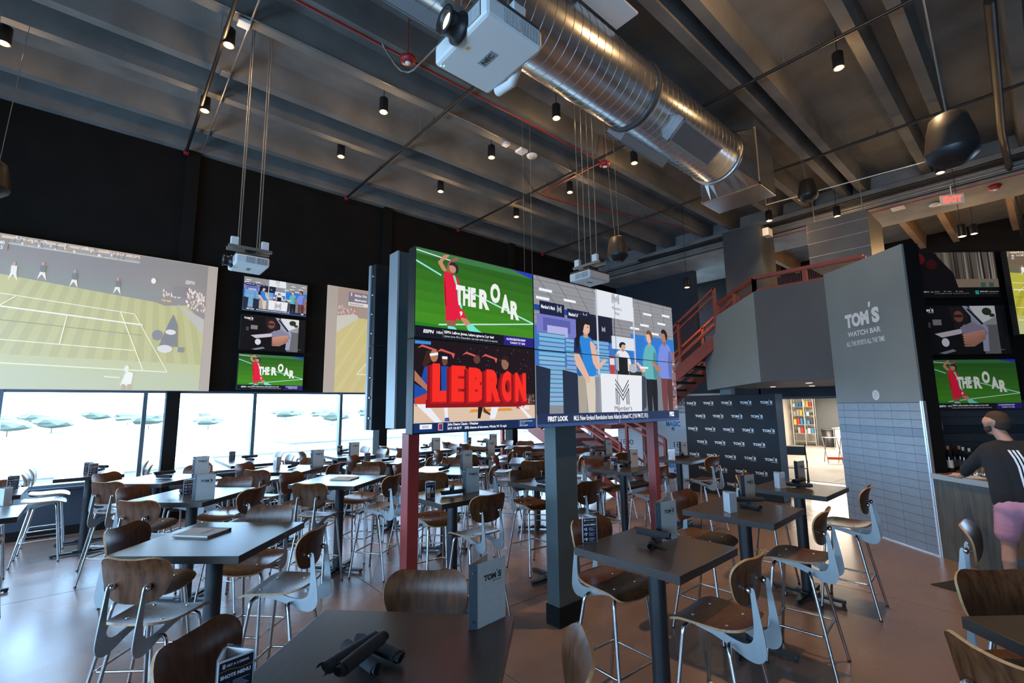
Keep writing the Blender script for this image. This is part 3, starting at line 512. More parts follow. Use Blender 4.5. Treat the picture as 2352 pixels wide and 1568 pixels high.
def pic_tennis():
    A = 1.777; c = Canvas(A, (178, 174, 66)); g1 = (180, 176, 70); g2 = (166, 160, 44)
    for i in range(15): x = -.5+.19*i; c.poly([(x*.8+.2, 0), (x*.8+.28, 0), (x*.55+.55, .72), (x*.55+.50, .72)], g2)
    c.rect(0, 0, A, .13, (176, 182, 128)); c.poly([(0, .13), (A, .13), (A, .2), (0, .22)], (180, 182, 108)); c.poly([(0, .74), (1.30, .66), (1.38, .64), (1.60, .66), (A, .52), (A, 1), (0, 1)], (110, 92, 76)); c.poly([(0, .74), (1.33, .665), (1.33, .76), (0, .84)], (104, 100, 78)); c.poly([(1.50, .665), (A, .56), (A, .43)], (176, 168, 156))
    c.rect(0, .94, 1.12, 1, (140, 122, 104)); c.line(0, .945, 1.12, .945, .012, (170, 176, 160)); c.line(.05, .985, 1.12, .985, .018, (214, 186, 150)); rr = random.Random(4)
    for i in range(90): c.ell(rr.uniform(.1, 1.1), rr.uniform(.95, .995), .008, .012, rr.choice([(210, 196, 180), (120, 110, 130), (170, 120, 90), (90, 90, 100), (220, 216, 220), (150, 140, 90)]), 5)
    for i in range(90): x = rr.uniform(1.58, A); c.ell(x, rr.uniform(.60, .74)-(x-1.58)*.25+.06, .009, .013, rr.choice([(222, 206, 196), (200, 170, 160), (230, 220, 214), (150, 120, 110)]), 5)
    for i in range(24): c.ell(rr.uniform(1.33, 1.52), rr.uniform(.715, .755), .009, .014, rr.choice([(214, 190, 176), (180, 170, 200), (220, 210, 200)]), 5)
    W = (232, 236, 214); c.path([(0, .615), (1.12, .555)], .005, W); c.path([(0, .53), (1.20, .478)], .009, (240, 242, 230)); c.path([(0, .44), (1.20, .40)], .004, (96, 92, 40)); c.path([(0, .315), (1.15, .285)], .005, W); c.path([(0, .165), (1.46, .135)], .006, W); c.path([(1.0, .56), (1.24, .145)], .008, W); c.path([(1.12, .555), (1.46, .137)], .006, W); c.path([(.58, .50), (.55, .30)], .008, W); c.path([(.2, .60), (.06, .5)], .006, W)
    for x, y in ((.16, .70), (.36, .725), (.60, .70), (.95, .685)): c.poly([(x-.03, y), (x, y+.04), (x+.035, y), (x+.02, y+.06), (x-.015, y+.06)], (232, 228, 220)); c.rect(x-.018, y+.055, x+.022, y+.10, (60, 52, 50) if x > .2 else (232, 228, 220)); c.ell(x, y+.113, .010, .013, (180, 130, 100))
    c.poly([(1.10, .135), (1.16, .12), (1.15, .03), (1.06, .03)], (232, 236, 226)); c.ell(1.10, .15, .02, .025, (226, 226, 216)); c.rect(1.07, 0, 1.10, .04, (176, 140, 110)); c.rect(1.12, 0, 1.15, .04, (176, 140, 110)); c.line(.92, .09, 1.05, .085, .008, (226, 226, 200))
    c.poly([(1.36, .33), (1.54, .33), (1.52, .50), (1.47, .58), (1.43, .5)], (74, 64, 60)); c.ell(1.34, .41, .05, .04, (90, 80, 80)); c.ell(1.42, .31, .07, .03, (214, 206, 206)); c.ell(1.46, .44, .05, .02, (220, 216, 210)); c.rect(1.54, .29, 1.60, .33, (90, 86, 84)); c.rect(0, .89, .10, .965, (110, 96, 84)); c.text("40", .04, .93, .025, (236, 232, 226), .03); c.text("15", .04, .898, .025, (236, 232, 226), .03)
    c.ell(1.26, .82, .022, .022, (236, 232, 224)); c.rect(1.45, .72, 1.58, .80, (92, 74, 64)); c.text("ESPN", 1.56, .83, .03, (206, 190, 176), .05, w=.09, slant=.2); c.text("118 mph", 1.35, .672, .018, (232, 180, 90), .04, w=.09); return c
def pic_tennis2():
    A = 1.777; c = Canvas(A, (196, 178, 84))
    for i in range(12): x = .2*i; c.poly([(x-.6, 0), (x-.52, 0), (x+.15, .72), (x+.12, .72)], (202, 186, 104))
    c.rect(0, .72, A, 1, (150, 120, 100)); c.poly([(0, .56), (.34, .72), (.30, .76), (0, .72)], (196, 190, 176)); c.rect(.17, .87, .62, .97, (92, 72, 92)); c.rect(.17, .835, .62, .87, (226, 220, 210)); c.rect(.62, .86, .68, .97, (230, 226, 222)); c.text("Muller FRA", .27, .93, .025, (230, 224, 226), .03, w=.2); c.text("Medvedev", .27, .885, .025, (230, 224, 226), .03, w=.2); c.text("Second Round", .19, .843, .02, (90, 70, 80), .02, w=.22); c.rect(.19, .93, .235, .965, (220, 216, 216)); c.rect(.19, .93, .205, .965, (60, 70, 150)); c.rect(.22, .93, .235, .965, (190, 40, 50))
    rr = random.Random(8)
    for i in range(40): c.ell(rr.uniform(0, .3), rr.uniform(.75, .82), .01, .013, rr.choice([(214, 190, 176), (180, 150, 140), (190, 60, 60)]), 5)
    W = (238, 234, 214); c.path([(.34, .17), (.80, .50), (1.0, .64)], .008, W); c.path([(.34, .17), (A, .17)], .007, W); c.path([(.62, .17), (1.0, .42)], .006, W); c.path([(.9, .60), (A, .60)], .005, W); return c
PIC = dict(soccer=pic_soccer(), lebron=pic_lebron(), store=pic_store(), car=pic_car(), forest=pic_forest(), tennis=pic_tennis(), tennis2=pic_tennis2())
# ================================================================== SCREENS
def panel_bm(w_, h_, d, bez): 
    return MB().bbox(-w_/2, w_/2, 0, d, 0, h_, .004)
def display(name, label, pic, w_, h_, P, rz, m='screen', d=.07, bez=.012, group=None, clip=None, cat='screen', chin=.012):
    t = thing(name, label, cat, P, rz, group)
    obj('casing', panel_bm(w_, h_, d, bez), 'blk', t)
    me = PIC[pic].mesh('picture', w_-2*bez, h_-bez-chin, M[m], clip); o = obj('picture', me, None, t, (0, -.0015, chin)); return t
# video wall
VY = 2.976; vx0, vx1, vxm = 1.66, 5.25, 2.865; vz0, vz1 = 1.755, 3.14; hh = (vz1-vz0)/2
display('video_wall_panel', 'upper left video wall panel showing a soccer player and THE ROAR', 'soccer', vxm-vx0-.004, hh-.003, ((vx0+vxm)/2, VY, vz0+hh), 0, bez=.006, d=.10)
display('video_wall_panel', 'lower left video wall panel showing big red LEBRON letters', 'lebron', vxm-vx0-.004, hh-.003, ((vx0+vxm)/2, VY, vz0), 0, bez=.006, d=.10)
wq = (vx1-vxm)/2
for i in range(2):
    for j in range(2):
        A = 1.777; cl = (A/2*i, .5*j, A/2*(i+1), .5*(j+1))
        display('video_wall_panel', '%s %s quarter of the large video wall picture of a store' % (('lower', 'upper')[j], ('left', 'right')[i]), 'store', wq-.004, hh-.003, (vxm+wq*(i+.5), VY, vz0+hh*j), 0, bez=.003, chin=.003, d=.10, clip=cl)
t = thing('video_wall_frame', 'grey steel frame sandwiched between the two video walls', 'frame', (3.45, 3.5, 1.78))
obj('frame_box', MB().bbox(-1.68, 1.75, -.07, .07, 0, 1.46, .006), 'teal', t); obj('side_cover', MB().bbox(-1.70, -1.68, -.075, .075, 0, 1.46, .003), 'grillw', t)
obj('mounting_rail', MB().box(-1.6, 1.7, -.42, -.07, .2, .26).box(-1.6, 1.7, .07, .3, .2, .26).box(-1.6, 1.7, -.42, -.07, 1.0, 1.06).box(-1.6, 1.7, .07, .3, 1.0, 1.06), 'blkmetal', t)
for k in range(2):
    t = thing('video_wall_panel', '%s video wall panel seen edge-on, facing the windows' % ('lower', 'upper')[k], 'screen', (3.47, 3.85, 1.76+.72*k))
    obj('casing', MB().bbox(-1.76, 1.76, -.10, .0, 0, .715, .004), 'blk', t); obj('edge_frame', MB().bbox(-1.775, -1.76, -.03, .01, 0, .715, .002), 'grillw', t)
    for q in range(4): obj('screw', MB().lathe([(.012, 0), (.012, .006), (.006, .01)], 8, T4((-1.761, -.06, .1+.17*q)) @ RY(-pi/2)), 'chrome', t)
# television stack on the window wall
for i, (pc, lab) in enumerate((('soccer', 'bottom television of the dark window wall showing THE ROAR on green'), ('car', 'middle television of the dark window wall showing a man leaning from a car'), ('store', 'top television of the dark window wall showing shoppers in a store'))):
    display('television', lab, pc, 1.24, .715, (2.565, YW-.16, 2.325+.785*i), 0, d=.07)
# projection screens; projector light on picture and margin is put in as emission
def pscreen(label, x0, x1, pics):
    t = thing('projection_screen', label, 'screen', ((x0+x1)/2, YW-.20, 2.285)); W = x1-x0; cx = (x0+x1)/2
    obj('surface', MB().bbox(-W/2, W/2, 0, .03, 0, 2.395, .003), 'projw', t)
    for pic, a, b, clip in pics: obj('picture', PIC[pic].mesh('picture', b-a, 2.37, M['proj'], clip), None, t, ((a+b)/2-cx, -.002, .012))
pscreen('wide projection screen at the left showing a tennis court', -3.15, 1.49, (('tennis', -1.45, 1.33, None), ('tennis', -2.95, -1.452, (0, 0, .95, 1))))
pscreen('projection screen half hidden by the video wall, showing a tennis court', 3.60, 8.2, (('tennis2', 3.83, 6.44, None), ('tennis2', 6.442, 8.0, (.8, 0, 1.777, 1))))
o = display('television', 'far green lit screen peeking above the video wall', 'soccer', .95, .55, (14.52, 9.98, 4.05), -pi/2, clip=(1.0, .55, 1.3, .72))
# televisions on the bar wall
NT = Vector((sin(TROT), -cos(TROT), 0))
for i, (a, b, pc, lab) in enumerate((((2095, 571), (2292, 686), 'forest', 'top television on the black bar wall showing a forest scene'), ((2114, 700), (2318, 815), 'car', 'middle television on the black bar wall showing a man in a car'), ((2133, 823), (2347, 942), 'soccer', 'lowest television on the black bar wall showing THE ROAR, above the man'))):
    PP = P1+NT*.22; A_ = onpl(*a, PP, 131); B_ = onpl(*b, PP, 131); w_ = 1.21; mid = (A_+B_)/2; h_ = .69
    display('television', lab, pc, w_, h_, (mid.x, mid.y, mid.z-h_/2), TROT, 'dimscreen', d=.06)
A_ = onpl(2309, 575, P1+NT*.35, 131)
display('video_wall_panel', 'bright video wall cut off by the right picture edge', 'tennis', 1.9, 1.9*.62, (A_.x+DT.x*.95, A_.y+DT.y*.95, A_.z-1.18), TROT, 'screen', clip=(0, 0, 1.777, 1))
# ================================================================== BAR STOOLS
def stool_parts():
    D = []
    out = spline([(-.205, .13), (-.18, .205), (-.06, .222), (.06, .222), (.18, .205), (.205, .13), (.198, 0), (.18, -.12), (.14, -.19), (.05, -.208), (-.05, -.208), (-.14, -.19), (-.18, -.12), (-.198, 0)], 3)
    def sz(x, y): return Vector((x, y, .762 + .30*x*x - max(0, y-.10)**2*2.6 + max(0, -.06-y)**2*1.3))
    D.append(('seat', MB().sheet(out, sz, .013, 5).mesh('seat', ['walnut', 'ply'])))
    bo = spline([(-.205, .035), (-.195, .095), (-.14, .128), (-.05, .121), (.05, .121), (.14, .128), (.195, .095), (.205, .035), (.19, -.03), (.16, -.085), (.10, -.118), (0, -.126), (-.10, -.118), (-.16, -.085), (-.19, -.03)], 3)
    def bz(x, v): return Vector((x, -.203 - .10*v - max(0, v-.02)**2*2.4 + .95*x*x, 1.015+v))
    D.append(('backrest', MB().sheet(bo, bz, .012, 5).mesh('backrest', ['walnut', 'ply'])))
    br = [(.15, .748), (.15, .732), (0, .708), (-.10, .676), (-.17, .646), (-.225, .636), (-.263, .652), (-.283, .69), (-.282, .74), (-.270, .83), (-.254, .93), (-.246, .985), (-.235, 1.0), (-.224, .985), (-.226, .93), (-.229, .84), (-.225, .765), (-.208, .728), (-.17, .714), (-.10, .724), (-.02, .744)]
    br = spline(br, 3)
    me = MB().prism(br, .007, Matrix(((0, 0, 1, -.0035), (1, 0, 0, 0), (0, 1, 0, 0), (0, 0, 0, 1)))).mesh('bracket', 'bracket')
    for s in (-1, 1): D.append(('bracket', me, (s*.105, 0, 0)))
    bolt = MB().lathe([(.0, -.045), (.012, -.043), (.019, -.034), (.019, -.020), (.008, -.016), (.008, 0)], 10, RX(-pi/2)).mesh('bolt', 'chrome')
    for s in (-1, 1): D.append(('bolt', bolt, (s*.105, -.187, .985)))
    sc = MB().lathe([(.010, 0), (.010, .002), (.0, .003)], 8).mesh('screw', 'chrome')
    for x, y in ((-.105, .10), (.105, .10), (-.105, -.09), (.105, -.09)): D.append(('screw', sc, (x, y, sz(x, y).z+.0065)))
    for s in (-1, 1):
        for fr, y0, y1, y2, z0 in ((1, .125, .135, .215, .722), (0, -.105, -.115, -.235, .690)):
            p = [(s*.098, y0, z0), (s*.135, y0, z0+.002), (s*.155, y1, z0-.012), (s*.163, y1+(y2-y1)*.05, z0-.045), (s*.215, y2, .012)]
            D.append(('leg', MB().tube(p, .0115, 8).tube([(s*.2145, y2, .013), (s*.215, y2, 0)], .0125, 8, mi=1).mesh('leg', ['steel', 'blk'])))
    ring = []
    zf = .285
    for cx, cy, a0 in ((.165, .150, 0), (-.165, .150, 90), (-.165, -.150, 180), (.165, -.150, 270)):
        for k in range(4): a = radians(a0+30*k); ring.append((cx+.022*cos(a), cy+.022*sin(a), zf))
    D.append(('footrest', MB().tube(ring, .0085, 7, closed=True).mesh('footrest', 'steel')))
    return D
SP = stool_parts(); STOOLG = 'walnut bar stools around the tables'
def stool(x, y, a, label):
    t = thing('bar_stool', label, 'bar stool', (x, y, 0), a-pi/2, STOOLG)
    for e in SP:
        o = obj(e[0], e[1], None, t)
        if len(e) > 2: o.location = e[2]
    return t
# ================================================================== BAR TABLES
ZT = 1.067
_tt = {}
def table(x, y, rz, sx, sy, label, poles=((0, 0),)):
    t = thing('bar_table', label, 'table', (x, y, 0), rz, 'high bar tables')
    k = (sx, sy)
    if k not in _tt: _tt[k] = MB().bbox(-sx/2, sx/2, -sy/2, sy/2, ZT-.046, ZT, .002).mesh('table_top', 'laminate')
    obj('table_top', _tt[k], None, t)
    for px, py in poles:
        obj('pole', PO, None, t, (px, py, 0)); obj('mounting_plate', MP, None, t, (px, py, 0))
        for q in range(4): obj('base_arm', ARM, None, t, (px, py, 0), q*pi/2)
PO = MB().lathe([(.052, .03), (.052, ZT-.055)], 18).mesh('pole', 'blkmetal')
MP = MB().bbox(-.14, .14, -.14, .14, ZT-.056, ZT-.046, .002).lathe([(.09, ZT-.075), (.13, ZT-.056)], 12).mesh('mounting_plate', 'blkmetal')
ARM = MB().prism([(.0, .035), (.30, .022), (.325, .012), (.325, -.012), (.30, -.022), (0, -.035)], .028, T4((0, 0, .016))).lathe([(.016, 0), (.016, .017)], 8, T4((.305, 0, 0))).box(0, .1, -.035, .035, .03, .06).mesh('base_arm', 'blkmetal')
# ---------------- table-top goods
def binder_parts():
    w_, h_ = .160, .245
    L = Lettering(); toms(L, .036, .170, .10, (0, 0, 0))
    cv = MB().bbox(0, w_, -.0015, .0015, 0, h_, .0008).mesh('cover', 'coverg'); sp = MB().bbox(-.034, .001, -.003, .003, 0, h_+.002, .001).mesh('spine', 'spine')
    return cv, sp, L
CVM, SPM, LT = binder_parts(); LTM = None
def binder(P, rz, label):
    global LTM
    t = thing('menu_binder', label, 'menu', P, rz, 'standing menu binders')
    obj('spine', SPM, None, t, None, radians(-38)); c = obj('cover', CVM, None, t); c2 = obj('cover', CVM, None, t, (-.024, .020, 0), radians(20))
    if LTM is None: o = LT.build('cover_print', 'ink', t, 0, -.0022, 0); LTM = o.data
    else: obj('cover_print', LTM, None, t, (0, -.0022, 0))
    for z in (.03, .215): obj('rivet', RIV, None, t, (-.0150, .0085, z), radians(-38))
RIV = MB().lathe([(.0045, -.006), (.0045, -.003)], 8, RX(pi/2) @ RX(pi)).mesh('rivet', 'chrome')
def flat_menu(P, rz, label):
    t = thing('closed_menu', label, 'menu', P, rz, 'closed menus lying flat')
    obj('cover', MB().bbox(-.1, .1, -.14, .14, 0, .003, .001).bbox(-.1, .1, -.14, .14, .010, .013, .001), 'coverg', t); obj('pages', MB().box(-.09, .09, -.13, .13, .003, .010), 'cardw', t)
    obj('spine', MB().bbox(.1, .125, -.14, .14, 0, .014, .002), 'spine', t)
    L = Lettering(); toms(L, -.05, -.06, .11, (0, 0, 0)); o = L.build('cover_print', 'ink', t, 0, 0, .0135); o.rotation_euler = (-pi/2, 0, 0)
def roll_mesh(seed):
    rr = random.Random(seed); b = MB(); n = 26; m = 9; V = []; F_ = []
    for i in range(m):
        u = i/(m-1); x = -.115+.23*u + (.006*sin(seed+9*u))
        for j in range(n):
            a = j/(n-1)*2*pi*1.75; r = .025-.008*(j/(n-1)) + .0012*sin(3*a+seed+4*u)
            e = .012*sin(a*.6+seed) if i in (0, m-1) else 0
            V.append((x+(e if i else -e), r*cos(a+u*.5), .0245+r*sin(a+u*.5)*.93))
    for i in range(m-1):
        for j in range(n-1): F_.append((i*n+j, i*n+j+1, (i+1)*n+j+1, (i+1)*n+j))
    b.add(V, F_, sm=True); fl = len(V)
    return b.mesh('napkin', 'cloth')
ROLLS = [roll_mesh(s) for s in (1, 2, 3)]
def napkins(P, a, tn, i):
    for k in range(2):
        o = obj('napkin_roll', ROLLS[(i+k) % 3], None, None, (P[0], P[1], P[2]+.047*k), a+(.75 if k else -.45))
        tag(o, '%s black napkin roll on %s' % (('lower', 'upper')[k], tn), 'napkin', 'rolled black napkins')
def card_shots():
    c = Canvas(.62, (24, 26, 38)); c.rect(0, .84, .62, 1, (20, 24, 40)); c.path([(0, .83), (.2, .845), (.4, .80), (.62, .815)], .008, (210, 160, 70)); c.rect(.06, .88, .11, .96, (210, 215, 225)); c.text("GET A 2 DRINK", .13, .895, .045, (220, 224, 232), .04, w=.42)
    c.text("SHOTS MENU", .03, .69, .07, (235, 238, 244), .05, w=.55)
    for k, n in enumerate(("5", "7", "9")):
        y = .48-.21*k; c.text("$", .04, y+.05, .07, (235, 238, 244), .03); c.text(n, .10, y, .13, (235, 238, 244), .05)
        for q in range(5): c.rect(.26, y+.12-.03*q, .26+(.30-.04*((q*7+k) % 4)), y+.132-.03*q, (170, 180, 200))
    return c
def card_cup():
    c = Canvas(.62, (30, 34, 48)); c.text("Sign Up Here", .06, .85, .07, (220, 226, 236), .0, w=.48, slant=.25); c.poly([(.08, .05), (.27, .05), (.30, .62), (.05, .62)], (206, 208, 214)); c.poly([(.10, .08), (.25, .08), (.27, .36), (.08, .36)], (198, 110, 26)); c.rect(.045, .60, .305, .68, (230, 232, 236)); c.poly([(.07, .36), (.28, .36), (.285, .44), (.065, .44)], (236, 214, 180)); c.text("TOM'S", .09, .40, .04, (60, 60, 70), .04, w=.17); c.text("1", .42, .52, .12, (225, 230, 240), .05); c.text("PINT", .36, .39, .07, (225, 230, 240), .05, w=.2); c.rect(.36, .32, .55, .35, (150, 160, 190)); return c
CARD = dict(shots=card_shots(), cup=card_cup(), white=None)
_cm = {}
def tent(P, rz, kind, label):
    t = thing('table_tent', label, 'sign', P, rz, 'triangular table tents'); w_, h_ = .098, .155
    tri = w_*math.sqrt(3)/2
    for k in range(3):
        a = 2*pi*k/3; Mx = RZ(a) @ T4((0, -tri/3, 0))
        o = obj('card', TCARD, None, t); o.matrix_local = Mx
        if kind != 'white' and k < 2:
            if kind not in _cm: _cm[kind] = CARD[kind].mesh('print', w_*.94, h_*.96, M['carda'])
            q = obj('print', _cm[kind], None, o, (0, -.0012, .003))
    for k in range(3):
        o = obj('acrylic_sheet', TACR, None, t); o.matrix_local = RZ(2*pi*k/3) @ T4((0, -tri/3-.004, 0))
    return t
TCARD = MB().box(-.049, .049, -.0008, .0008, .002, .157).mesh('card', 'cardw'); TACR = MB().box(-.051, .051, -.0006, .0006, 0, .165).mesh('acrylic_sheet', 'acrylic')
def px_rz(a, b, z=ZT):
    p, q = onz(*a, z), onz(*b, z); return math.atan2(q.y-p.y, q.x-p.x)
BRZ = px_rz((1539, 1246), (1568.4, 1238)); NRZ = px_rz((1113, 1458), (1181, 1425))
# name: centre, rotation, size, short name, label, (binder px, tent px+kind, napkin px, flat menu px)
LG, SM = .84, .71
TB = {
 'T1': ((.68, 3.93), 47, LG, 'the large table in the left foreground', dict(menu=(462, 1225))),
 'N': ((.80, 1.62), 43, LG, 'the nearest table at the bottom centre', dict(binder=(1137, 1442), tent=((535, 1515), 'shots'), nap=(812, 1490))),
 'fr': ((2.67, 1.72), 1, SM, 'the small table right of the grey column', dict(binder=(1545, 1243), tent=((1352, 1246), 'shots'), nap=(1500, 1252))),
 'r2': ((4.14, 1.80), 2, .74, 'the second table in the right-hand row', dict(binder=(1731, 1157), tent=((1678, 1178), 'white'), nap=(1722, 1167))),
 'r3': ((5.58, 1.84), 0, .74, 'the third right-hand table, by the tiles', dict(binder=(1849, 1112), tent=((1792, 1122), 'white'), nap=(1836, 1119))),
 'r4': ((7.19, 4.10), 3, SM, 'the table in front of the black backdrop', dict(binder=(1575, 1048), tent=((1543, 1055), 'white'), nap=(1567, 1052))),
 'c1': ((5.60, 4.06), 3, SM, 'the table behind the right red column', dict(binder=(1460, 1073), tent=((1409, 1077), 'cup'), nap=(1436, 1073))),
 'c2': ((6.82, 5.48), 5, .68, 'the small table at the foot of the red stairs', dict(binder=(1401, 1043), tent=((1360, 1044), 'cup'), nap=(1378, 1043))),
 'c3': ((4.02, 3.94), 0, SM, 'the table half hidden by the grey column', dict(nap=(1250, 1112))),
 'c4': ((5.40, 5.60), 45, LG, 'the far table left of the grey column', dict(tent=((1212, 1061), 'cup'), nap=(1236, 1058))),
 'c5': ((2.76, 4.10), 0, SM, 'the small table right of the left red column', dict(binder=(1086, 1131), tent=((986, 1145), 'cup'), nap=(1038, 1136))),
 'c6': ((3.69, 5.68), 42, LG, 'the second table behind the left red column', dict(binder=(1074, 1075), nap=(1020, 1080))),
 'c7': ((5.26, 7.08), 44, LG, 'the far table under the video wall', dict(binder=(1129, 1041), tent=((1053, 1047), 'cup'), nap=(1099, 1043))),
 'c10': ((6.95, 7.55), 45, LG, 'the farthest inner table near the stairs', dict()),
 'M': ((2.30, 5.88), 38, LG, 'the middle table with a menu lying flat', dict(menu=(790, 1100))),
 'm2': ((3.72, 7.32), 40, LG, 'the far table left of the red column', dict(tent=((842, 1063), 'shots'), nap=(893, 1059))),
 'm3': ((2.17, 7.55), 43, LG, 'the table before the second mullion', dict(binder=(729, 1071), tent=((635, 1075), 'white'), nap=(672, 1074))),
 'L2': ((.80, 6.03), 45, LG, 'the second table behind the left foreground table', dict(binder=(466, 1149), tent=((430, 1137), 'shots'), nap=(418, 1134))),
 'L3': ((.62, 7.74), 45, LG, 'the left table before the dark pilaster', dict(binder=(459, 1091), nap=(377, 1098))),
 'L5': ((-.93, 7.72), 0, SM, 'the far table cut by the left picture edge', dict(tent=((25, 1126), 'shots'))),
 'L6': ((-.83, 6.22), 0, .74, 'the near table cut by the left picture edge', dict(tent=((7, 1161), 'white'))),
 'R5': ((2.80, -.25), 50, LG, 'the table cut by the bottom right corner', dict()),
 'R6': ((4.33, -.13), 0, .74, 'the table beside the man', dict()),
}
WT = {'L4': (-.04, 9.36, 'the leftmost window table', dict(tent=((199, 1088), 'shots'), tent2=((212, 1091), 'shots'), nap=(228, 1083))), 'm5': (1.96, 9.25, 'the second window table', dict(tent=((531, 1058), 'shots'), nap=(573, 1058))), 'm4': (3.58, 9.12, 'the third window table', dict(binder=(814, 1047), tent=((779, 1042), 'cup'), nap=(791, 1043))),
      'c8': (5.2, 9.0, 'the fourth window table', dict(binder=(1003, 1033), nap=(977, 1030))), 'c9': (6.72, 8.95, 'the fifth window table', dict(binder=(1135, 1022), tent=((1077, 1020), 'cup'), nap=(1107, 1021)))}
ni = 0
def goods(tn, it, i):
    cams = radians(-41.2)
    if 'binder' in it:
        p = onz(*it['binder'], ZT); binder((p.x-.06, p.y+.04, ZT), NRZ if i == 1 else BRZ, 'grey %s menu binder standing on %s' % ('upright', tn))
    for kk in ('tent', 'tent2'):
        if kk in it:
            (q, kind) = it[kk]; p = onz(*q, 1.217 if i == 1 else ZT); d = Vector((p.x, p.y, 0)).normalized()
            nm = {'shots': 'black shots menu table tent', 'cup': 'beer cup table tent', 'white': 'white table tent'}[kind]
            tent((p.x+d.x*.03, p.y+d.y*.03, ZT), math.atan2(p.y, p.x)-pi/2+(.35 if kind != 'white' else 1.0)-(.2 if kk == 'tent2' else 0), kind, '%s %s %s' % (nm, 'beside another on' if kk == 'tent2' else 'on', tn))
    if i == 1:
        for nm, a, b, zz in (('lower left', (792, 1480), (872, 1540), ZT), ('lower right', (830, 1470), (915, 1508), ZT), ('upper left', (738, 1540), (868, 1462), ZT+.047), ('upper right', (762, 1556), (893, 1452), ZT+.047)):
            p, q = onz(*a, zz+.025), onz(*b, zz+.025); tag(obj('napkin_roll', ROLLS[len(nm) % 3], None, None, ((p.x+q.x)/2, (p.y+q.y)/2, zz), math.atan2(q.y-p.y, q.x-p.x)), '%s black napkin roll on %s' % (nm, tn), 'napkin', 'rolled black napkins')
    elif 'nap' in it: p = onz(*it['nap'], ZT); napkins((p.x, p.y, ZT), (.15 if i == 1 else -.5+i*.7), tn, i)
    if 'menu' in it: p = onz(*it['menu'], ZT); flat_menu((p.x, p.y, ZT), radians(40), 'grey closed menu lying flat on %s' % tn)
SIDE4 = {1: 'far right', 3: 'far left', 5: 'near left', 7: 'near right'}
for i, (k, (cxy, rot, sz_, tn, it)) in enumerate(TB.items()):
    big = sz_ == LG; x, y = cxy
    table(x, y, radians(rot), sz_, sz_ if big else SM, 'dark pedestal bar table, '+tn[4:])
    goods(tn, it, i)
    if big:
        for q, nm in ((1, 'right far'), (3, 'left far'), (5, 'left near'), (7, 'right near')):
            if k == 'R5' and q in (5, 7): continue
            if k == 'N' and q == 5: continue
            a = radians(rot-45)+q*pi/4; d = sz_/2+.065+random.uniform(-.02, .03); jx = random.uniform(-.03, .03)
            px, py = x+d*cos(a)-jx*sin(a), y+d*sin(a)+jx*cos(a)
            stool(px, py, a+pi+random.uniform(-.12, .12), 'walnut bar stool, %s side of %s' % (nm, tn))
    else:
        for s, nm in ((1, 'window'), (-1, 'camera')):
            d = .37+random.uniform(-.02, .02); a = -pi/2*s
            stool(x+.05+random.uniform(-.03, .03), y+s*d, a+random.uniform(-.1, .1), 'walnut bar stool, %s side of %s' % (nm, tn))
for i, (k, (x, wy, tn, it)) in enumerate(WT.items()):
    table(x, wy, 0, .72, 1.44, 'long two-pedestal bar table, '+tn[4:], ((0, -.36), (0, .36))); goods(tn, it, 30+i)
    for s, nm in ((-1, 'left'), (1, 'right')):
        for j, n2 in ((-.36, 'near'), (.36, 'far')):
            stool(x+s*(.40+random.uniform(0, .06)), wy+j+random.uniform(-.04, .04), 0 if s < 0 else pi, 'walnut bar stool, %s %s of %s' % (n2, nm, tn))
# ================================================================== CEILING SERVICES
# ---- spiral duct
DY, DZ, DR = 3.38, 6.2, .45; XE = 7.75
t = thing('spiral_duct', 'large round galvanised spiral duct running under the ceiling', 'duct', (0, DY, DZ))
obj('tube', MB().tube([(XL+.3, 0, 0), (XE, 0, 0)], DR, 64), 'galv', t)
hel = MB(); n = 32; pts = []
x = XL+.4; k = 0
while x < XE-.02: pts.append((x, (DR+.001)*cos(2*pi*k/n), (DR+.001)*sin(2*pi*k/n))); x += .135/n; k += 1
obj('spiral_seam', hel.tube(pts, .0035, 4), 'galvseam', t)
for xf in (5.2, 1.2, XE-.03): obj('flange', MB().lathe([(DR+.001, -.03), (DR+.028, -.03), (DR+.028, .03), (DR+.001, .03)], 64, T4((xf, 0, 0)) @ RY(pi/2)), 'grilld' if xf == 5.2 else 'galvseam', t)
def register(xc, ang, wx, wy):
    p = T4((xc, 0, 0)) @ RX(ang) @ T4((0, -DR+.02, 0))     # local -Y faces out
    o = obj('register', MB().box(-wx/2, wx/2, -.12, .06, -wy/2, wy/2), 'grillw', t); o.matrix_local = p
    f = obj('register_face', MB().box(-wx/2+.03, wx/2-.03, -.124, -.118, -wy/2+.03, wy/2-.03), 'grilld', t); f.matrix_local = p
    n = 34
    g = MB()
    for q in range(n): a = -wx/2+.04+(wx-.08)*q/(n-1); g.box(a-.004, a+.004, -.128, -.122, -wy/2+.03, wy/2-.03)
    g.box(-wx/2, -wx/2+.03, -.128, -.11, -wy/2, wy/2).box(wx/2-.03, wx/2, -.128, -.11, -wy/2, wy/2).box(-wx/2, wx/2, -.128, -.11, -wy/2, -wy/2+.03).box(-wx/2, wx/2, -.128, -.11, wy/2-.03, wy/2)
    s = obj('louvre_grid', g, 'grillw', t); s.matrix_local = p
register(6.35, radians(52), 1.15, .34); register(5.9, radians(138), 1.15, .34); register(2.2, radians(138), 1.1, .34)
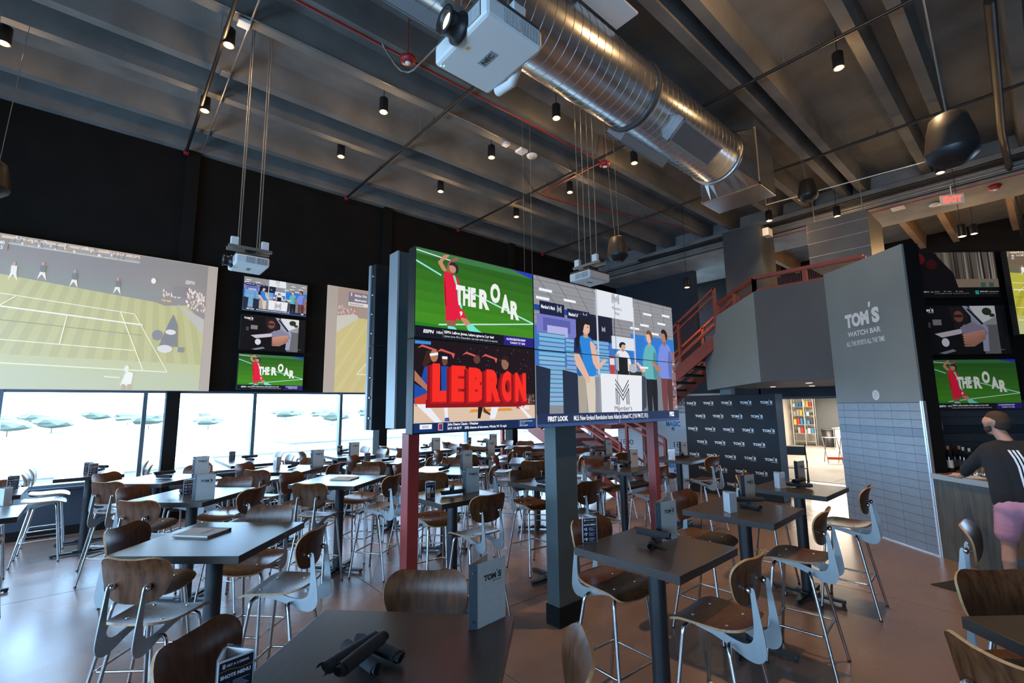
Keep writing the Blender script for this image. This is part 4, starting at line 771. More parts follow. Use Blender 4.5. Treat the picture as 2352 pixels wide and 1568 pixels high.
# square transition and drop box at the duct's end
tr = thing('duct_transition', 'square sheet metal transition at the end of the round duct', 'duct', (XE, DY, DZ))
n = 32; V = []; S = .52
for j in range(n):
    a = 2*pi*j/n; V.append((0, DR*cos(a), DR*sin(a)))
for j in range(n):
    a = 2*pi*j/n; c, s = cos(a), sin(a); m_ = max(abs(c), abs(s)); V.append((.45, S*c/m_, S*s/m_-.02))
obj('transition', MB().add(V, [(j, (j+1) % n, n+(j+1) % n, n+j) for j in range(n)]), 'galv', tr)
obj('drop_box', MB().bbox(.45, 1.15, -S, S, -S-.02, .72, .006), 'galv', tr); obj('seam_tape', MB().box(.43, .455, -S-.004, S+.004, -S-.024, -S+.03).box(.43, .455, -S-.004, -S+.03, -S-.02, S), 'tan', tr)
# ---- sprinkler pipes across the tees
def run(name, pts, r, m, label, cat, seg=8, group=None): return tag(obj(name, MB().tube(pts, r, seg), m), label, cat, group)
for x, nm in ((.82, 'leftmost'), (3.91, 'second'), (7.06, 'third'), (10.35, 'rightmost')):
    t = thing('sprinkler_pipe', 'thin black sprinkler pipe crossing the ceiling, %s' % nm, 'pipe', (x, 0, 6.80))
    obj('pipe', MB().tube([(0, -6.8, 0), (0, 10.3, 0)], .026, 10), 'pipe', t); obj('elbow', MB().lathe([(.04, -.05), (.045, 0), (.03, .05)], 10, T4((0, 10.28, 0))), 'redpipe', t)
    for y in (9, 6.9, 4.8, 2.0, -.5): obj('hanger_rod', MB().tube([(0, y, .0), (0, y, .55)], .005, 6), 'conduit', t); obj('sprinkler_head', MB().lathe([(.012, .02), (.018, .06), (.006, .09)], 8, T4((0, y-.45, 0))), 'grilld', t)
run('sprinkler_main', [onz(2273, 0, 6.55), onz(2300, 300, 6.55), (19.5, -.02, 6.55)], .055, 'pipe', 'thick dark sprinkler main at the top right corner', 'pipe', 12)
zc = ZB-.02; qa = onz(1383, 372, zc); qb = onz(1246, 441, zc); qc = onz(1262, 452, zc); qd = onz(1560, 520, zc)
yR = qa.y; run('red_conduit', [(XL+.5, yR, zc), (1.62, yR, zc), (qa.x-.1, yR, zc), qa, qb.lerp(qa, .05), qb, qc, qd, (12.9, qd.y, zc)], .014, 'redpipe', 'thin red conduit along a roof tee turning at the fire strobe', 'conduit')
run('red_conduit', [(13.3, -6, 6.36), (13.3, 3.2, 6.36), (13.3, 5.3, 6.36)], .012, 'redpipe', 'thin red conduit along the bottom of the girder', 'conduit')
run('grey_conduit', [(XL+.5, 6.2, ZB-.02), (13.2, 6.2, ZB-.02)], .014, 'conduit', 'long grey conduit along the second roof tee', 'conduit')
run('grey_conduit', [(1.05, 5.6, ZB-.03), (1.05, 7.5, ZB-.03), (1.08, 10.3, ZB-.03)], .012, 'conduit', 'grey conduit beside the leftmost sprinkler pipe', 'conduit')
for k in range(5): run('grey_conduit', [(13.28-.0*k, -6, 6.45+.07*k), (13.28, 10.2, 6.45+.07*k)], .014+.004*(k % 2), 'conduit' if k % 3 else 'pipe', 'conduit on the girder face, number %s from the bottom' % ('one', 'two', 'three', 'four', 'five')[k], 'conduit', 6, 'girder conduits')
for k in range(4): run('cable_bundle', [(13.05+.06*k, -6, 6.66+.02*k)] + [(13.05+.06*k, -5+1.5*q, 6.66+.025*((q+k) % 2)) for q in range(10)], .028, 'pipe', 'sagging black cable bundle beside the girder, %s strand' % ('nearest', 'second', 'third', 'farthest')[k], 'cable', 6, 'girder cables')
run('cable_wire', [onz(1760, 470, 6.5)+Vector((0, 0, .84)), onz(1760, 470, 6.5), onz(2185, 355, 6.5), onz(2185, 355, 6.5)+Vector((0, 0, .84))], .010, 'white', 'thin white cable strung beneath the girder', 'cable', 6)
def jbox(px, z, s, label, m='white', h=.05):
    p = onz(*px, z); o = obj('junction_box', MB().bbox(-s, s, -s, s, 0, h, .006).lathe([(.012, h), (.012, h+.03)], 8), m, None, p); return tag(o, label, 'box', 'ceiling boxes')
jbox((560, 58), 6.85, .07, 'white square junction box beside the upper left lamp'); jbox((517, 172), 6.84, .06, 'grey junction box on the roof tee below the upper left lamp', 'conduit')
jbox((1162, 334), 6.84, .06, 'small white junction box on the conduit above the video wall'); jbox((1198, 350), 6.84, .09, 'white rectangular emergency box on the conduit above the video wall'); jbox((2063, 480), 6.34, .12, 'white box under the girder left of the exit sign'); jbox((1757, 545), 6.1, .14, 'white emergency light box hanging below the girder', 'white', .2)
p = onz(1222, 358, 6.84); o = obj('smoke_detector', MB().lathe([(.02, -.03), (.10, -.02), (.11, .01), (.08, .03)], 20), 'white', None, p); tag(o, 'round white ceiling sensor above the video wall', 'detector')
p = onz(2148, 470, 6.34); o = obj('smoke_detector', MB().lathe([(.02, -.03), (.10, -.02), (.11, .01), (.08, .03)], 20), 'white', None, p); tag(o, 'round white ceiling sensor beside the exit sign', 'detector')
for px, lab in (((937, 137), 'red fire strobe beside the near projector'), ((1389, 377), 'red fire strobe on the red conduit above the video wall'), ((2285, 430), 'red fire strobe at the right end of the girder')):
    z = 6.72 if px[0] < 2000 else 6.34; p = onz(*px, z); tt = thing('fire_strobe', lab, 'alarm', p, 0, 'fire strobes'); obj('stem', MB().tube([(0, 0, .04), (0, 0, ZS-p.z if p.x < 13.3 else .05)], .008, 6), 'redpipe', tt); obj('housing', MB().lathe([(.05, -.05), (.10, -.03), (.11, .02), (.07, .05)], 18), 'redpipe', tt); obj('flash_lens', MB().lathe([(.01, -.075), (.04, -.06), (.04, -.05)], 10), 'white', tt)
p = onz(2187, 458, 6.1); t = thing('exit_sign', 'red lit EXIT sign hanging under the girder', 'sign', p, radians(-60)); obj('housing', MB().bbox(-.20, .20, -.02, .02, -.11, .11, .008), 'white', t)
L = Lettering(); L.text("EXIT", -.16, -.07, .14, (0, 0, 0), .04, w=.32); L.build('letters', 'exitred', t, 0, -.0215, 0); obj('bracket', MB().tube([(0, 0, .11), (0, 0, .30)], .012, 6), 'white', t)
# ---- warm pendant lamps
LB = MB().lathe([(.072, 0), (.072, .235), (.06, .25), (.012, .255)], 20).lathe([(.066, .001), (.066, .03)], 20).mesh('lamp_body', 'blk')
LD = MB().lathe([(.0, -.012), (.035, -.010), (.058, -.002), (.060, .004)], 16).mesh('bulb', 'lampglow')
def lamp(px, z, label, top=ZS, e=15):
    p = onz(*px, z); t = thing('pendant_lamp', label, 'lamp', p, 0, 'warm pendant lamps')
    obj('body', LB, None, t); obj('bulb', LD, None, t); obj('rod', MB().tube([(0, 0, .25), (0, 0, top-z)], .006, 6), 'blk', t)
    l = bpy.data.lights.new('lamp_light', 'POINT'); l.energy = e; l.color = (1, .60, .27); l.shadow_soft_size = .05
    o = bpy.data.objects.new('lamp_light', l); COL.objects.link(o); o.parent = t; o.location = (0, 0, -.07)
    l = bpy.data.lights.new('lamp_beam', 'SPOT'); l.energy = e*13; l.color = (1, .66, .34); l.shadow_soft_size = .05; l.spot_size = 1.5; l.spot_blend = .8
    o = bpy.data.objects.new('lamp_beam', l); COL.objects.link(o); o.parent = t; o.location = (0, 0, -.05)
for px, lab in (((8, 100), 'warm pendant lamp cut by the left picture edge'), ((525, 105), 'warm pendant lamp in front of the leftmost sprinkler pipe, upper one'), ((470, 255), 'warm pendant lamp in front of the leftmost sprinkler pipe, lower one'), ((881, 258), 'warm pendant lamp left of the big projector, upper one'), ((783, 360), 'warm pendant lamp left of the second sprinkler pipe'), ((1278, 272), 'warm pendant lamp just below the round duct'), ((1129, 362), 'warm pendant lamp left of the round ceiling sensor'), ((1012, 440), 'warm pendant lamp above the left end of the video wall'), ((1186, 498), 'warm pendant lamp above the middle of the video wall'), ((1309, 442), 'warm pendant lamp beside the red conduit bend'), ((1457, 375), 'warm pendant lamp beside the open duct register'), ((1927, 157), 'bright warm pendant lamp at the upper right'), ((1840, -110), 'warm pendant lamp above the top edge, its glow on the ceiling')):
    lamp(px, 6.75, lab, ZS, 60 if px[1] < 0 else 15)
for px, z, lab in (((1767, 507), 6.25, 'warm pendant lamp under the square duct end'), ((1923, 497), 6.25, 'warm pendant lamp in front of the girder'), ((2160, 397), 6.25, 'warm pendant lamp below the big hanging speaker'), ((2210, 543), 5.3, 'warm pendant lamp above the bar televisions'), ((1578, 660), 4.9, 'warm pendant lamp above the stairs')): lamp(px, z, lab, ZS, 18)
for x, y, nm in ((16.2, 2.9, 'left'), (16.2, .8, 'middle'), (16.6, -1.4, 'right')):  # added lamps that warm the ceiling beyond the girder
    pp = C0+(Vector((x, y, 6.1))-C0); dd = pp-C0; k_ = dd.dot(f_); lamp((1176+F*dd.dot(r_)/k_, 784-F*dd.dot(u_)/k_), 6.1, 'added warm lamp beyond the girder for the upper ceiling, %s one' % nm, ZS, 55)
# ---- projectors
def projector(P, rz, label, topz, rails=True):
    t = thing('projector', label, 'projector', P, rz)
    obj('housing', MB().bbox(-.2, .2, -.245, .245, 0, .125, .022), 'white', t); obj('top_cover', MB().bbox(-.19, .19, -.235, .235, .125, .150, .008), 'grilld', t)
    ln = obj('lens_barrel', MB().lathe([(.062, -.01), (.085, 0), (.085, .02), (.066, .03), (.063, .09), (.075, .095), (.075, .105), (.05, .10), (.046, .06)], 24, T4((-.195, -.01, .065)) @ RY(-pi/2)), 'blk', t)
    obj('lens_glass', MB().lathe([(0, .088), (.046, .080)], 16, T4((-.195, -.01, .065)) @ RY(-pi/2)), 'lens', ln)
    for x0, x1 in ((-.08, .03), (.045, .17)):
        v = obj('vent', MB().box(x0, x1, -.2465, -.244, .02, .105), 'grilld', t); g = MB()
        for q in range(11): a = x0+(x1-x0)*(q+.5)/11; g.box(a-.0025, a+.0025, -.2485, -.246, .02, .105)
        obj('vent_slats', g, 'white', v)
    v = obj('vent', MB().box(-.2015, -.199, -.20, -.09, .02, .105), 'grilld', t); g = MB()
    for q in range(9): a = -.195+.10*(q+.5)/9; g.box(-.2035, -.2, a-.0025, a+.0025, .02, .105)
    obj('vent_slats', g, 'white', v)
    o = obj('badge', MB().bbox(-.026, .026, -.062, .062, -.0025, .002, .0008), 'cedge', t); o.rotation_euler = (0, 0, 0)
    L = Lettering(); L.text("NEC", 0, 0, .030, (0, 0, 0), .03, w=.092); b = L.build('badge_print', 'spine', t, .015, .046, -.0035); b.rotation_euler = (pi/2, 0, -pi/2)
    obj('status_light', MB().box(-.16, -.155, .20, .215, -.001, .001), 'ledg', t); obj('status_light', MB().box(-.175, -.17, .21, .225, -.001, .001), 'ledb', t); obj('warning_sticker', MB().box(-.14, -.12, -.005, .02, -.0008, .001), 'yellow', t)
    obj('mount_plate', MB().bbox(-.14, .14, -.15, .15, .152, .170, .003).box(-.06, .06, -.07, .07, .17, .24), 'blk', t)
    for x in (-.04, 0, .04): obj('mount_screw', MB().lathe([(.010, 0), (.010, .006)], 8, T4((x, -.071, .21)) @ RX(pi/2)), 'chrome', t)
    for y in (-.07, .07): obj('strut_rail', MB().bbox(-.26, .26, y-.02, y+.02, .24, .28, .003), 'conduit', t)
    for x in (-.13, .10):
        for y in (-.07, .07): obj('threaded_rod', MB().tube([(x, y, .28), (x, y, topz-P[2])], .007, 6), 'conduit', t)
    for x, y in ((-.19, -.05), (.17, -.06)): obj('outlet_box', MB().bbox(x-.045, x+.045, y-.03, y+.03, .28, .39, .006), 'white', t)
    return t
pr1 = projector((1.49, 1.885, 3.90), 0, 'large white projector hanging close to the camera under the duct', ZS)
projector((1.33, 6.86, 3.80), 0, 'white projector hanging in front of the dark window wall', ZS)
projector((5.52, 4.47, 3.82), -pi/2, 'white projector hanging above the video wall', ZS)
obj('cable_hose', MB().tube([(.21, -.02, .05), (.24, .07, .01), (.22, .17, .0), (.26, .2, .05), (.34, .16, .2), (.36, .1, .6)], .032, 12), 'white', pr1)
tag(obj('flexible_conduit', MB().tube([onz(878, 100, ZB), onz(884, 112, 6.88), onz(908, 148, 6.85), onz(922, 162, 6.84), onz(938, 166, 6.84), onz(950, 160, 6.84), onz(1010, 100, 6.84), onz(1080, 60, 6.84)], .014, 8), 'conduit'), 'grey bent conduit beside the near projector', 'conduit')
# white panel near the duct
p = onz(1400, 15, 6.6); tag(obj('ceiling_plate', MB().bbox(-.35, .35, -.16, .16, 0, .03, .004).tube([(0, 0, .03), (0, 0, ZS-6.6)], .01, 6), 'white', None, p), 'white hanging ceiling plate right of the near projector', 'panel')
# ---- pendant speakers
def speaker(px, z, s, label):
    p = onz(*px, z); t = thing('pendant_speaker', label, 'speaker', p, 0, 'pendant speakers')
    obj('shell', MB().lathe([(.02*s, .21*s), (.09*s, .205*s), (.12*s, .18*s), (.150*s, .05*s), (.170*s, -.08*s), (.172*s, -.11*s)], 28), 'speaker', t); obj('grille', MB().lathe([(.172*s, -.11*s), (.160*s, -.15*s), (.09*s, -.215*s), (.05*s, -.22*s), (0, -.215*s)], 28), 'blk', t)
    for x in (-.05, .05): obj('cable', MB().tube([(x, 0, .2*s), (x*3, .1, ZS-z)], .004, 5), 'conduit', t)
speaker((1418, 572), 4.5, 1, 'black pendant speaker above the right side of the video wall'); speaker((2183, 320), 4.05, 1, 'large looking black pendant speaker at the upper right'); speaker((1855, 437), 6.0, 1, 'small looking black pendant speaker beside the square duct end'); speaker((-22, 408), 4.6, 1, 'black pendant speaker cut by the left picture edge')
t = thing('hanger_wires', 'pair of thin wires hanging down behind the video wall', 'wire', (5.2, 5.6, 0))
for x in (0, .18): obj('wire', MB().tube([(x, 0, 3.15), (x, 0, ZS)], .003, 5), 'conduit', t)
# ---- air handler box above the mezzanine
t = thing('air_handler', 'grey sheet metal air handler box above the mezzanine', 'air handler', onx(1920, 560, 12.2)); obj('box', MB().bbox(0, 1.4, -.62, .55, -.45, .62, .01), 'girder_metal', t)
for y in (-.5, .45): obj('hanger_rod', MB().tube([(.3, y, .6), (.3, y, ZS-t.location.z)], .012, 6), 'conduit', t)
for z in (-.2, .12, .42): obj('rib', MB().box(-.008, 0, -.62, .55, z, z+.012), 'trim', t)
# ================================================================== STAIRS AND RAILS
def bar(name, a, b, w_, h_, m, parent):
    a = Vector(a); b = Vector(b); d = (b-a); ln = d.length; x = d.normalized(); y = Vector((0, 0, 1)).cross(x); y = y.normalized() if y.length > 1e-3 else Vector((0, 1, 0)); z = x.cross(y)
    Mx = Matrix(((x.x, y.x, z.x, a.x), (x.y, y.y, z.y, a.y), (x.z, y.z, z.z, a.z), (0, 0, 0, 1)))
    return obj(name, MB().box(0, ln, -w_/2, w_/2, -h_/2, h_/2, M4=Mx), m, parent)
def wire_panel(parent, A, B, C, D, n1, n2, diag=True):
    A, B, C, D = map(Vector, (A, B, C, D)); g = MB()      # A-B bottom, D-C top
    P = lambda u, v: (A*(1-u)+B*u)*(1-v)+(D*(1-u)+C*u)*v
    def seg(u0, v0, u1, v1): g.tube([P(u0, v0), P(u1, v1)], .0022, 3, cap=False)
    if diag:
        for k in range(-n2, n1):
            for s in (0, 1):
                u0, v0, u1, v1 = k/n1, 0, (k+n2)/n1, 1
                if u0 < 0: v0 = -u0/(u1-u0); u0 = 0
                if u1 > 1: v1 = v0+(1-u0)/((k+n2)/n1-u0)*(1-v0); u1 = 1
                if s: seg(1-u0, v0, 1-u1, v1)
                else: seg(u0, v0, u1, v1)
    else:
        for k in range(1, n1): seg(k/n1, 0, k/n1, 1)
        for k in range(1, n2): seg(0, k/n2, 1, k/n2)
    o = obj('wire_mesh', g, 'mesh', parent); o['kind'] = 'stuff'; return o
st = thing('staircase', 'red steel staircase with dark open treads and wire mesh rails', 'stairs', (0, 0, 0))
def flight(x0, x1, ya, za, yb, zb, n):
    for x in (x0, x1):
        q = obj('stringer', MB().prism([(ya, za-.02), (ya, za+.16), (yb, zb+.16), (yb, zb-.16), (ya+(yb-ya)*.08, max(0, za-.02))], .05, Matrix(((0, 0, 1, x-.025), (1, 0, 0, 0), (0, 1, 0, 0), (0, 0, 0, 1)))), 'redrail', st)
    for k in range(n):
        u = (k+.6)/n; y = ya+(yb-ya)*u; z = za+(zb-za)*(k+1)/n; dy = abs(yb-ya)/n*.62
        obj('tread', MB().box(x0+.025, x1-.025, y-dy, y+dy, z-.05, z), 'treadk', st)
def rail(x, ya, za, yb, zb, hgt=1.0, low=.18):
    A = Vector((x, ya, za)); B = Vector((x, yb, zb)); up = lambda h: Vector((0, 0, h))
    bar('hand_rail', A+up(hgt), B+up(hgt), .06, .05, 'redrail', st); bar('mid_rail', A+up(hgt-.16), B+up(hgt-.16), .05, .04, 'redrail', st); bar('bottom_rail', A+up(low), B+up(low), .05, .04, 'redrail', st)
    n = max(1, round((B-A).length/1.3))
    for k in range(n+1): p = A.lerp(B, k/n); bar('post', p, p+up(hgt), .06, .06, 'redrail', st)
    wire_panel(st, A+up(low), B+up(low), B+up(hgt-.16), A+up(hgt-.16), 34, 12)
flight(8.42, 9.78, 6.15, 0, 9.0, 1.45, 8); rail(8.42, 6.15, .12, 9.0, 1.57); rail(9.78, 5.9, .15, 9.0, 1.57)
flight(10.2, 11.4, 7.45, 1.45, 4.72, 3.36, 11)
obj('landing', MB().box(8.4, 9.85, 9.0, 10.2, 1.33, 1.45).box(9.85, 11.45, 7.45, 10.2, 1.33, 1.45), 'redrail', st)
for x, y in ((8.45, 10.1), (11.4, 10.1), (11.4, 7.5)): bar('landing_post', (x, y, 0), (x, y, 1.33), .09, .09, 'redrail', st)
rail(10.2, 7.45, 1.55, 4.72, 3.52); rail(11.4, 7.45, 1.55, 4.72, 3.52); rail(8.42, 9.0, 1.5, 10.2, 1.5)
mr = thing('mezzanine_rail', 'low oxide red rail with wire mesh along the mezzanine edge', 'railing', (0, 0, 0))
E1 = PC+DP*1.55
segs = [((9.17, 1.75), (9.17, 3.46), 4.03, 4.03), ((9.17, 3.46), (E1.x+.06, E1.y-.05), 4.02, 3.86)]
for (a, b, z0, z1) in segs:
    A = Vector((*a, z0)); B = Vector((*b, z1)); u = Vector((0, 0, 1))
    bar('top_rail', A+u*.27, B+u*.27, .09, .06, 'redrail', mr); bar('bottom_rail', A+u*.025, B+u*.025, .06, .04, 'redrail', mr); wire_panel(mr, A+u*.04, B+u*.04, B+u*.25, A+u*.25, 46, 7, False)
    for k in (0, .5, 1): p = A.lerp(B, k); bar('post', p, p+u*.27, .07, .07, 'redrail', mr)
# ================================================================== BACKDROP AND BANNER
bd = thing('photo_backdrop', 'black fabric photo backdrop printed with rows of white TOM\'S logos', 'backdrop', (10.2, 4.62, 0), -pi/2)
obj('fabric', MB().bbox(-.98, .98, 0, .40, 0, 2.13, .012), 'backdrop', bd)
L = Lettering()
for k in range(7):
    n = 5 if k % 2 == 0 else 4
    for q in range(n): toms(L, -.93+(.0 if k % 2 == 0 else .20)+q*.405, 1.93-.285*k, .235, (0, 0, 0))
L.build('logo_print', 'whiteink', bd, 0, -.003, 0)
bn = thing('sponsor_banner', 'tall white banner with black 1800 and blue MAGIC logos behind the stairs', 'banner', (11.62, 6.95, 0), -pi/2)
obj('sheet', MB().bbox(-1.6, 1.6, 0, .05, 0, 2.2, .004), 'banner', bn); obj('foot_rail', MB().box(-1.6, 1.6, -.08, .12, 0, .03), 'conduit', bn)
Lk, Lb = Lettering(), Lettering()
for k in range(4):
    for q in range(4):
        x = -1.5+.85*q+(.0 if k % 2 == 0 else -.2); z = 1.9-.55*k
        if (k+q) % 2 == 0: Lk.text("1800", x, z, .15, (0, 0, 0), -.0, w=.42); Lk.text("TEQUILA", x+.07, z-.09, .04, (0, 0, 0), 0, w=.28); Lk.text("PROUD PARTNER", x-.02, z-.2, .05, (0, 0, 0), .01, w=.46)
        else: Lb.text("ORLANDO", x+.03, z+.17, .03, (0, 0, 0), .02, w=.2); Lb.text("MAGIC", x, z, .14, (0, 0, 0), .05, w=.42); Lb.ell(x+.2, z-.06, .05, .05, (0, 0, 0))
Lk.build('black_print', 'ink', bn, 0, -.002, 0); Lb.build('blue_print', mat('blue_print', (.05, .25, .50), .5), bn, 0, -.002, 0)
# ================================================================== BAR COUNTER AND BOTTLES
NB = Vector((.777, -.63, 0)); ce = P0-DW*2.3
ct = thing('bar_counter', 'bar counter with grey oak front beside the tiled wall', 'counter', (0, 0, 0))
obj('front_panel', MB().prism([(p.x, p.y) for p in (P0-DW*.03, ce, ce+NB*.05, P0-DW*.03+NB*.05)], .97, Matrix.Identity(4)), 'counterw', ct)
obj('worktop', MB().prism([(p.x, p.y) for p in (P0-DW*.03-NB*.02, ce-NB*.02, ce+NB*1.2, P1+DT*1.9-Vector((.01, .01, 0)), P1-Vector((.02, .0, 0))+DT*.06, P0-DW*.03+NB*.24)], .03, T4((0, 0, 1.0))), 'ctop', ct)
obj('edge_strip', MB().prism([(p.x, p.y) for p in (P0-DW*.03-NB*.035, ce-NB*.035, ce-NB*.015, P0-DW*.03-NB*.015)], .065, T4((0, 0, .968))), 'cedge', ct)
def bottle(P, rad, h, lab, foil, label):
    t = thing('wine_bottle', label, 'bottle', P, random.uniform(-1, 1), 'bottles on the bar counter')
    obj('glass', MB().lathe([(.0, .0), (rad*.92, .0), (rad, .01), (rad, h*.58), (rad*.85, h*.66), (rad*.42, h*.74), (rad*.38, h*.95)], 16), 'bottle', t); obj('capsule', MB().lathe([(rad*.40, h*.80), (rad*.40, h*.97), (rad*.44, h*.975), (rad*.44, h), (0, h)], 12), foil, t); obj('label', MB().lathe([(rad+.0008, h*.16), (rad+.0008, h*.46)], 16), lab, t)
BT = [((2152, 1076), .036, .27, 'label', 'foilr', 'leftmost dark wine bottle with a red capsule on the counter'), ((2166, 1080), .038, .30, 'labelk', 'foilr', 'second wine bottle from the left with a dark label'), ((2184, 1083), .040, .33, 'label', 'cork', 'tall cork stoppered bottle with a white label'), ((2197, 1079), .036, .30, 'labelk', 'foilr', 'red capsuled bottle right of the white labelled one'), ((2210, 1080), .038, .32, 'labelk', 'cork', 'cork stoppered dark bottle near the man\'s hand'), ((2219, 1082), .036, .31, 'labelk', 'white', 'white capped bottle near the man\'s hand'), ((2233, 1083), .036, .30, 'labelk', 'white', 'white capped bottle half hidden by the man\'s arm')]
for px, *r in BT: bottle(onz(*px, 1.03), *r)
for px, gl in (((2252, 1092), 'nearest the man'), ((2262, 1094), 'behind the man'), ((2244, 1095), 'beside the papers')): tag(obj('drinking_glass', MB().lathe([(.030, 0), (.036, .11), (.034, .11), (.028, .006), (0, .006)], 14), 'glassw', None, onz(*px, 1.03)), 'clear drinking glass on the counter, '+gl, 'glass', 'glasses by the man')
p = onz(2236, 1096, 1.03); tag(obj('paper_pad', MB().bbox(-.11, .11, -.08, .08, 0, .008, .002), 'cardw', None, p, .4), 'small stack of white papers on the counter before the man', 'paper')
q = onpl(2159, 978, P1, 131); o = obj('outlet_cover', MB().bbox(-.035, .035, -.008, .0, -.06, .06, .004), 'chrome'); o.matrix_world = T4(q) @ RZ(TROT); tag(o, 'small steel outlet cover on the dark bar tiles', 'outlet')
mt = obj('floor_mat', MB().prism([(6.85, 1.06), (7.33, .84), (8.0, .0), (6.35, -.5)], .008, Matrix.Identity(4)), 'mat_floor'); tag(mt, 'black rubber floor mat by the bar counter', 'mat')
# ================================================================== THE MAN
TH = radians(12); FW = Vector((cos(TH), sin(TH), 0)); LF = Vector((-sin(TH), cos(TH), 0)); MC = Vector((7.13, .30, 0))
def W3(a, l, z): return FW*a+LF*l+Vector((0, 0, z))
def blob(parts, sc=1):
    b = bmesh.new()
    for p, q, r0_, r1_ in parts:
        p = Vector(p); q = Vector(q); n = max(2, int((q-p).length/(min(r0_, r1_)*.45))+1)
        for i in range(n):
            u = i/(n-1); c = p.lerp(q, u); r = r0_+(r1_-r0_)*u
            bmesh.ops.create_icosphere(b, subdivisions=2, radius=r, matrix=T4(c))
    return b
def body(name, parts, m, parent, vox=.012, flat=None, smooth=8):
    b = blob(parts)
    if flat: flat(b)
    me = bpy.data.meshes.new(name); b.to_mesh(me); b.free(); me.materials.append(M[m])
    o = obj(name, me, None, parent); r = o.modifiers.new('remesh', 'REMESH'); r.mode = 'VOXEL'; r.voxel_size = vox; r.use_smooth_shade = True
    s = o.modifiers.new('smooth', 'SMOOTH'); s.iterations = smooth; s.factor = .5; return o
man = thing('person', 'bearded man in a black striped top and pink shorts leaning at the bar', 'person', MC)
hd = W3(.12, .085, 1.70)
HD = Vector((cos(TH+.75), sin(TH+.75), 0)); HL = Vector((-HD.y, HD.x, 0))
def Hh(a, l, z): return hd+HD*a+HL*l+Vector((0, 0, z))
hand = W3(.58, .40, 1.085)
sk = [(Hh(0, 0, .035), Hh(-.02, 0, .03), .092, .092), (Hh(.03, 0, -.02), Hh(.04, 0, -.06), .078, .062), (Hh(.03, -.03, .02), Hh(.03, .03, .02), .07, .07), (W3(.08, .03, 1.50), hd+Vector((-.01, 0, -.06)), .060, .058),
      (Hh(.095, 0, -.005), Hh(.115, 0, -.028), .013, .016), (Hh(-.005, .082, .0), Hh(-.01, .088, .025), .014, .017), (Hh(-.005, -.082, .0), Hh(-.01, -.088, .025), .014, .017),
      (W3(.40, .34, 1.13), hand+W3(-.05, -.02, .0), .036, .029), (hand+W3(-.05, -.02, 0), hand+W3(.02, .02, -.005), .034, .034)]
for k in range(4): sk += [(hand+W3(.03, .045-.024*k, -.005), hand+W3(.075-.006*abs(k-1.5), .055-.026*k, -.012), .0105, .010), (hand+W3(.075-.006*abs(k-1.5), .055-.026*k, -.012), hand+W3(.10-.008*abs(k-1.5), .058-.027*k, -.035), .010, .008)]
sk += [(hand+W3(-.02, .04, 0), hand+W3(.02, .075, -.012), .012, .010), (hand+W3(.02, .075, -.012), hand+W3(.05, .08, -.03), .010, .008)]
sk += [(W3(.33, -.36, 1.14), W3(.46, -.30, 1.08), .034, .030), (W3(.46, -.30, 1.08), W3(.54, -.28, 1.07), .036, .030)]
for k in range(4): sk.append((W3(.55, -.31+.022*k, 1.066), W3(.60, -.32+.024*k, 1.05), .010, .009))
for s in (1, -1):
    l = .13*s; sk += [(W3(0, l, .62), W3(-.01, l*1.1, .50), .085, .066), (W3(-.01, l*1.1, .50), W3(-.035, l*1.2, .34), .063, .066), (W3(-.035, l*1.2, .34), W3(-.03, l*1.3, .10), .064, .040), (W3(-.03, l*1.3, .10), W3(.04, l*1.3, .06), .042, .042)]
sk += [(W3(.085, .02, 1.46), W3(0, 0, .85), .05, .07), (W3(0, -.12, .85), W3(0, .12, .85), .07, .07), (W3(.06, -.17, 1.41), W3(.06, .17, 1.41), .04, .04), (W3(.05, .19, 1.43), W3(.18, .345, 1.21), .045, .04), (W3(.18, .345, 1.21), W3(.41, .35, 1.13), .038, .034), (W3(.05, -.19, 1.43), W3(.12, -.36, 1.22), .045, .04), (W3(.12, -.36, 1.22), W3(.34, -.36, 1.14), .038, .034)]
for s in (1, -1): sk.append((W3(0, .12*s, .86), W3(0, .13*s, .60), .08, .08))
bo = body('body', sk, 'skin', man, .009, smooth=5)
def squash_torso(b):
    for v in b.verts:
        rel = v.co-W3(0, 0, 0); a = rel.dot(FW); 
lev = [(.90, -.005, .10, .128), (1.0, .0, .105, .128), (1.12, .015, .11, .125), (1.25, .03, .125, .126), (1.36, .042, .15, .115), (1.43, .05, .165, .085), (1.475, .055, .09, .07)]
tor = []
for (za, aa, la, ra), (zb_, ab, lb_, rb) in zip(lev, lev[1:]):
    for k in range(4): u = k/4; m_ = lambda p, q: p+(q-p)*u; tor.append((W3(m_(aa, ab), -m_(la, lb_), m_(za, zb_)), W3(m_(aa, ab), m_(la, lb_), m_(za, zb_)), m_(ra, rb), m_(ra, rb)))
tor += [(W3(.05, .19, 1.42), W3(.16, .33, 1.24), .082, .064), (W3(.16, .33, 1.24), W3(.20, .36, 1.19), .064, .062), (W3(.20, .36, 1.19), W3(.41, .35, 1.135), .060, .048), (W3(.05, -.19, 1.42), W3(.12, -.36, 1.22), .082, .064), (W3(.12, -.36, 1.22), W3(.34, -.36, 1.15), .060, .048)]
body('jersey', tor, 'shirt', man, .013)
sh = [(W3(0, -.09, .92), W3(0, .09, .92), .130, .130), (W3(-.02, -.09, .86), W3(-.02, .09, .86), .135, .135)]
for s in (1, -1): sh += [(W3(-.005, .105*s, .82), W3(0, .135*s, .60), .120, .112)]
body('shorts', sh, 'shorts', man, .013)
hr = [(Hh(-.025, 0, .05), Hh(.0, 0, .055), .090, .088), (Hh(-.04, 0, .0), Hh(-.04, 0, .02), .078, .085)]
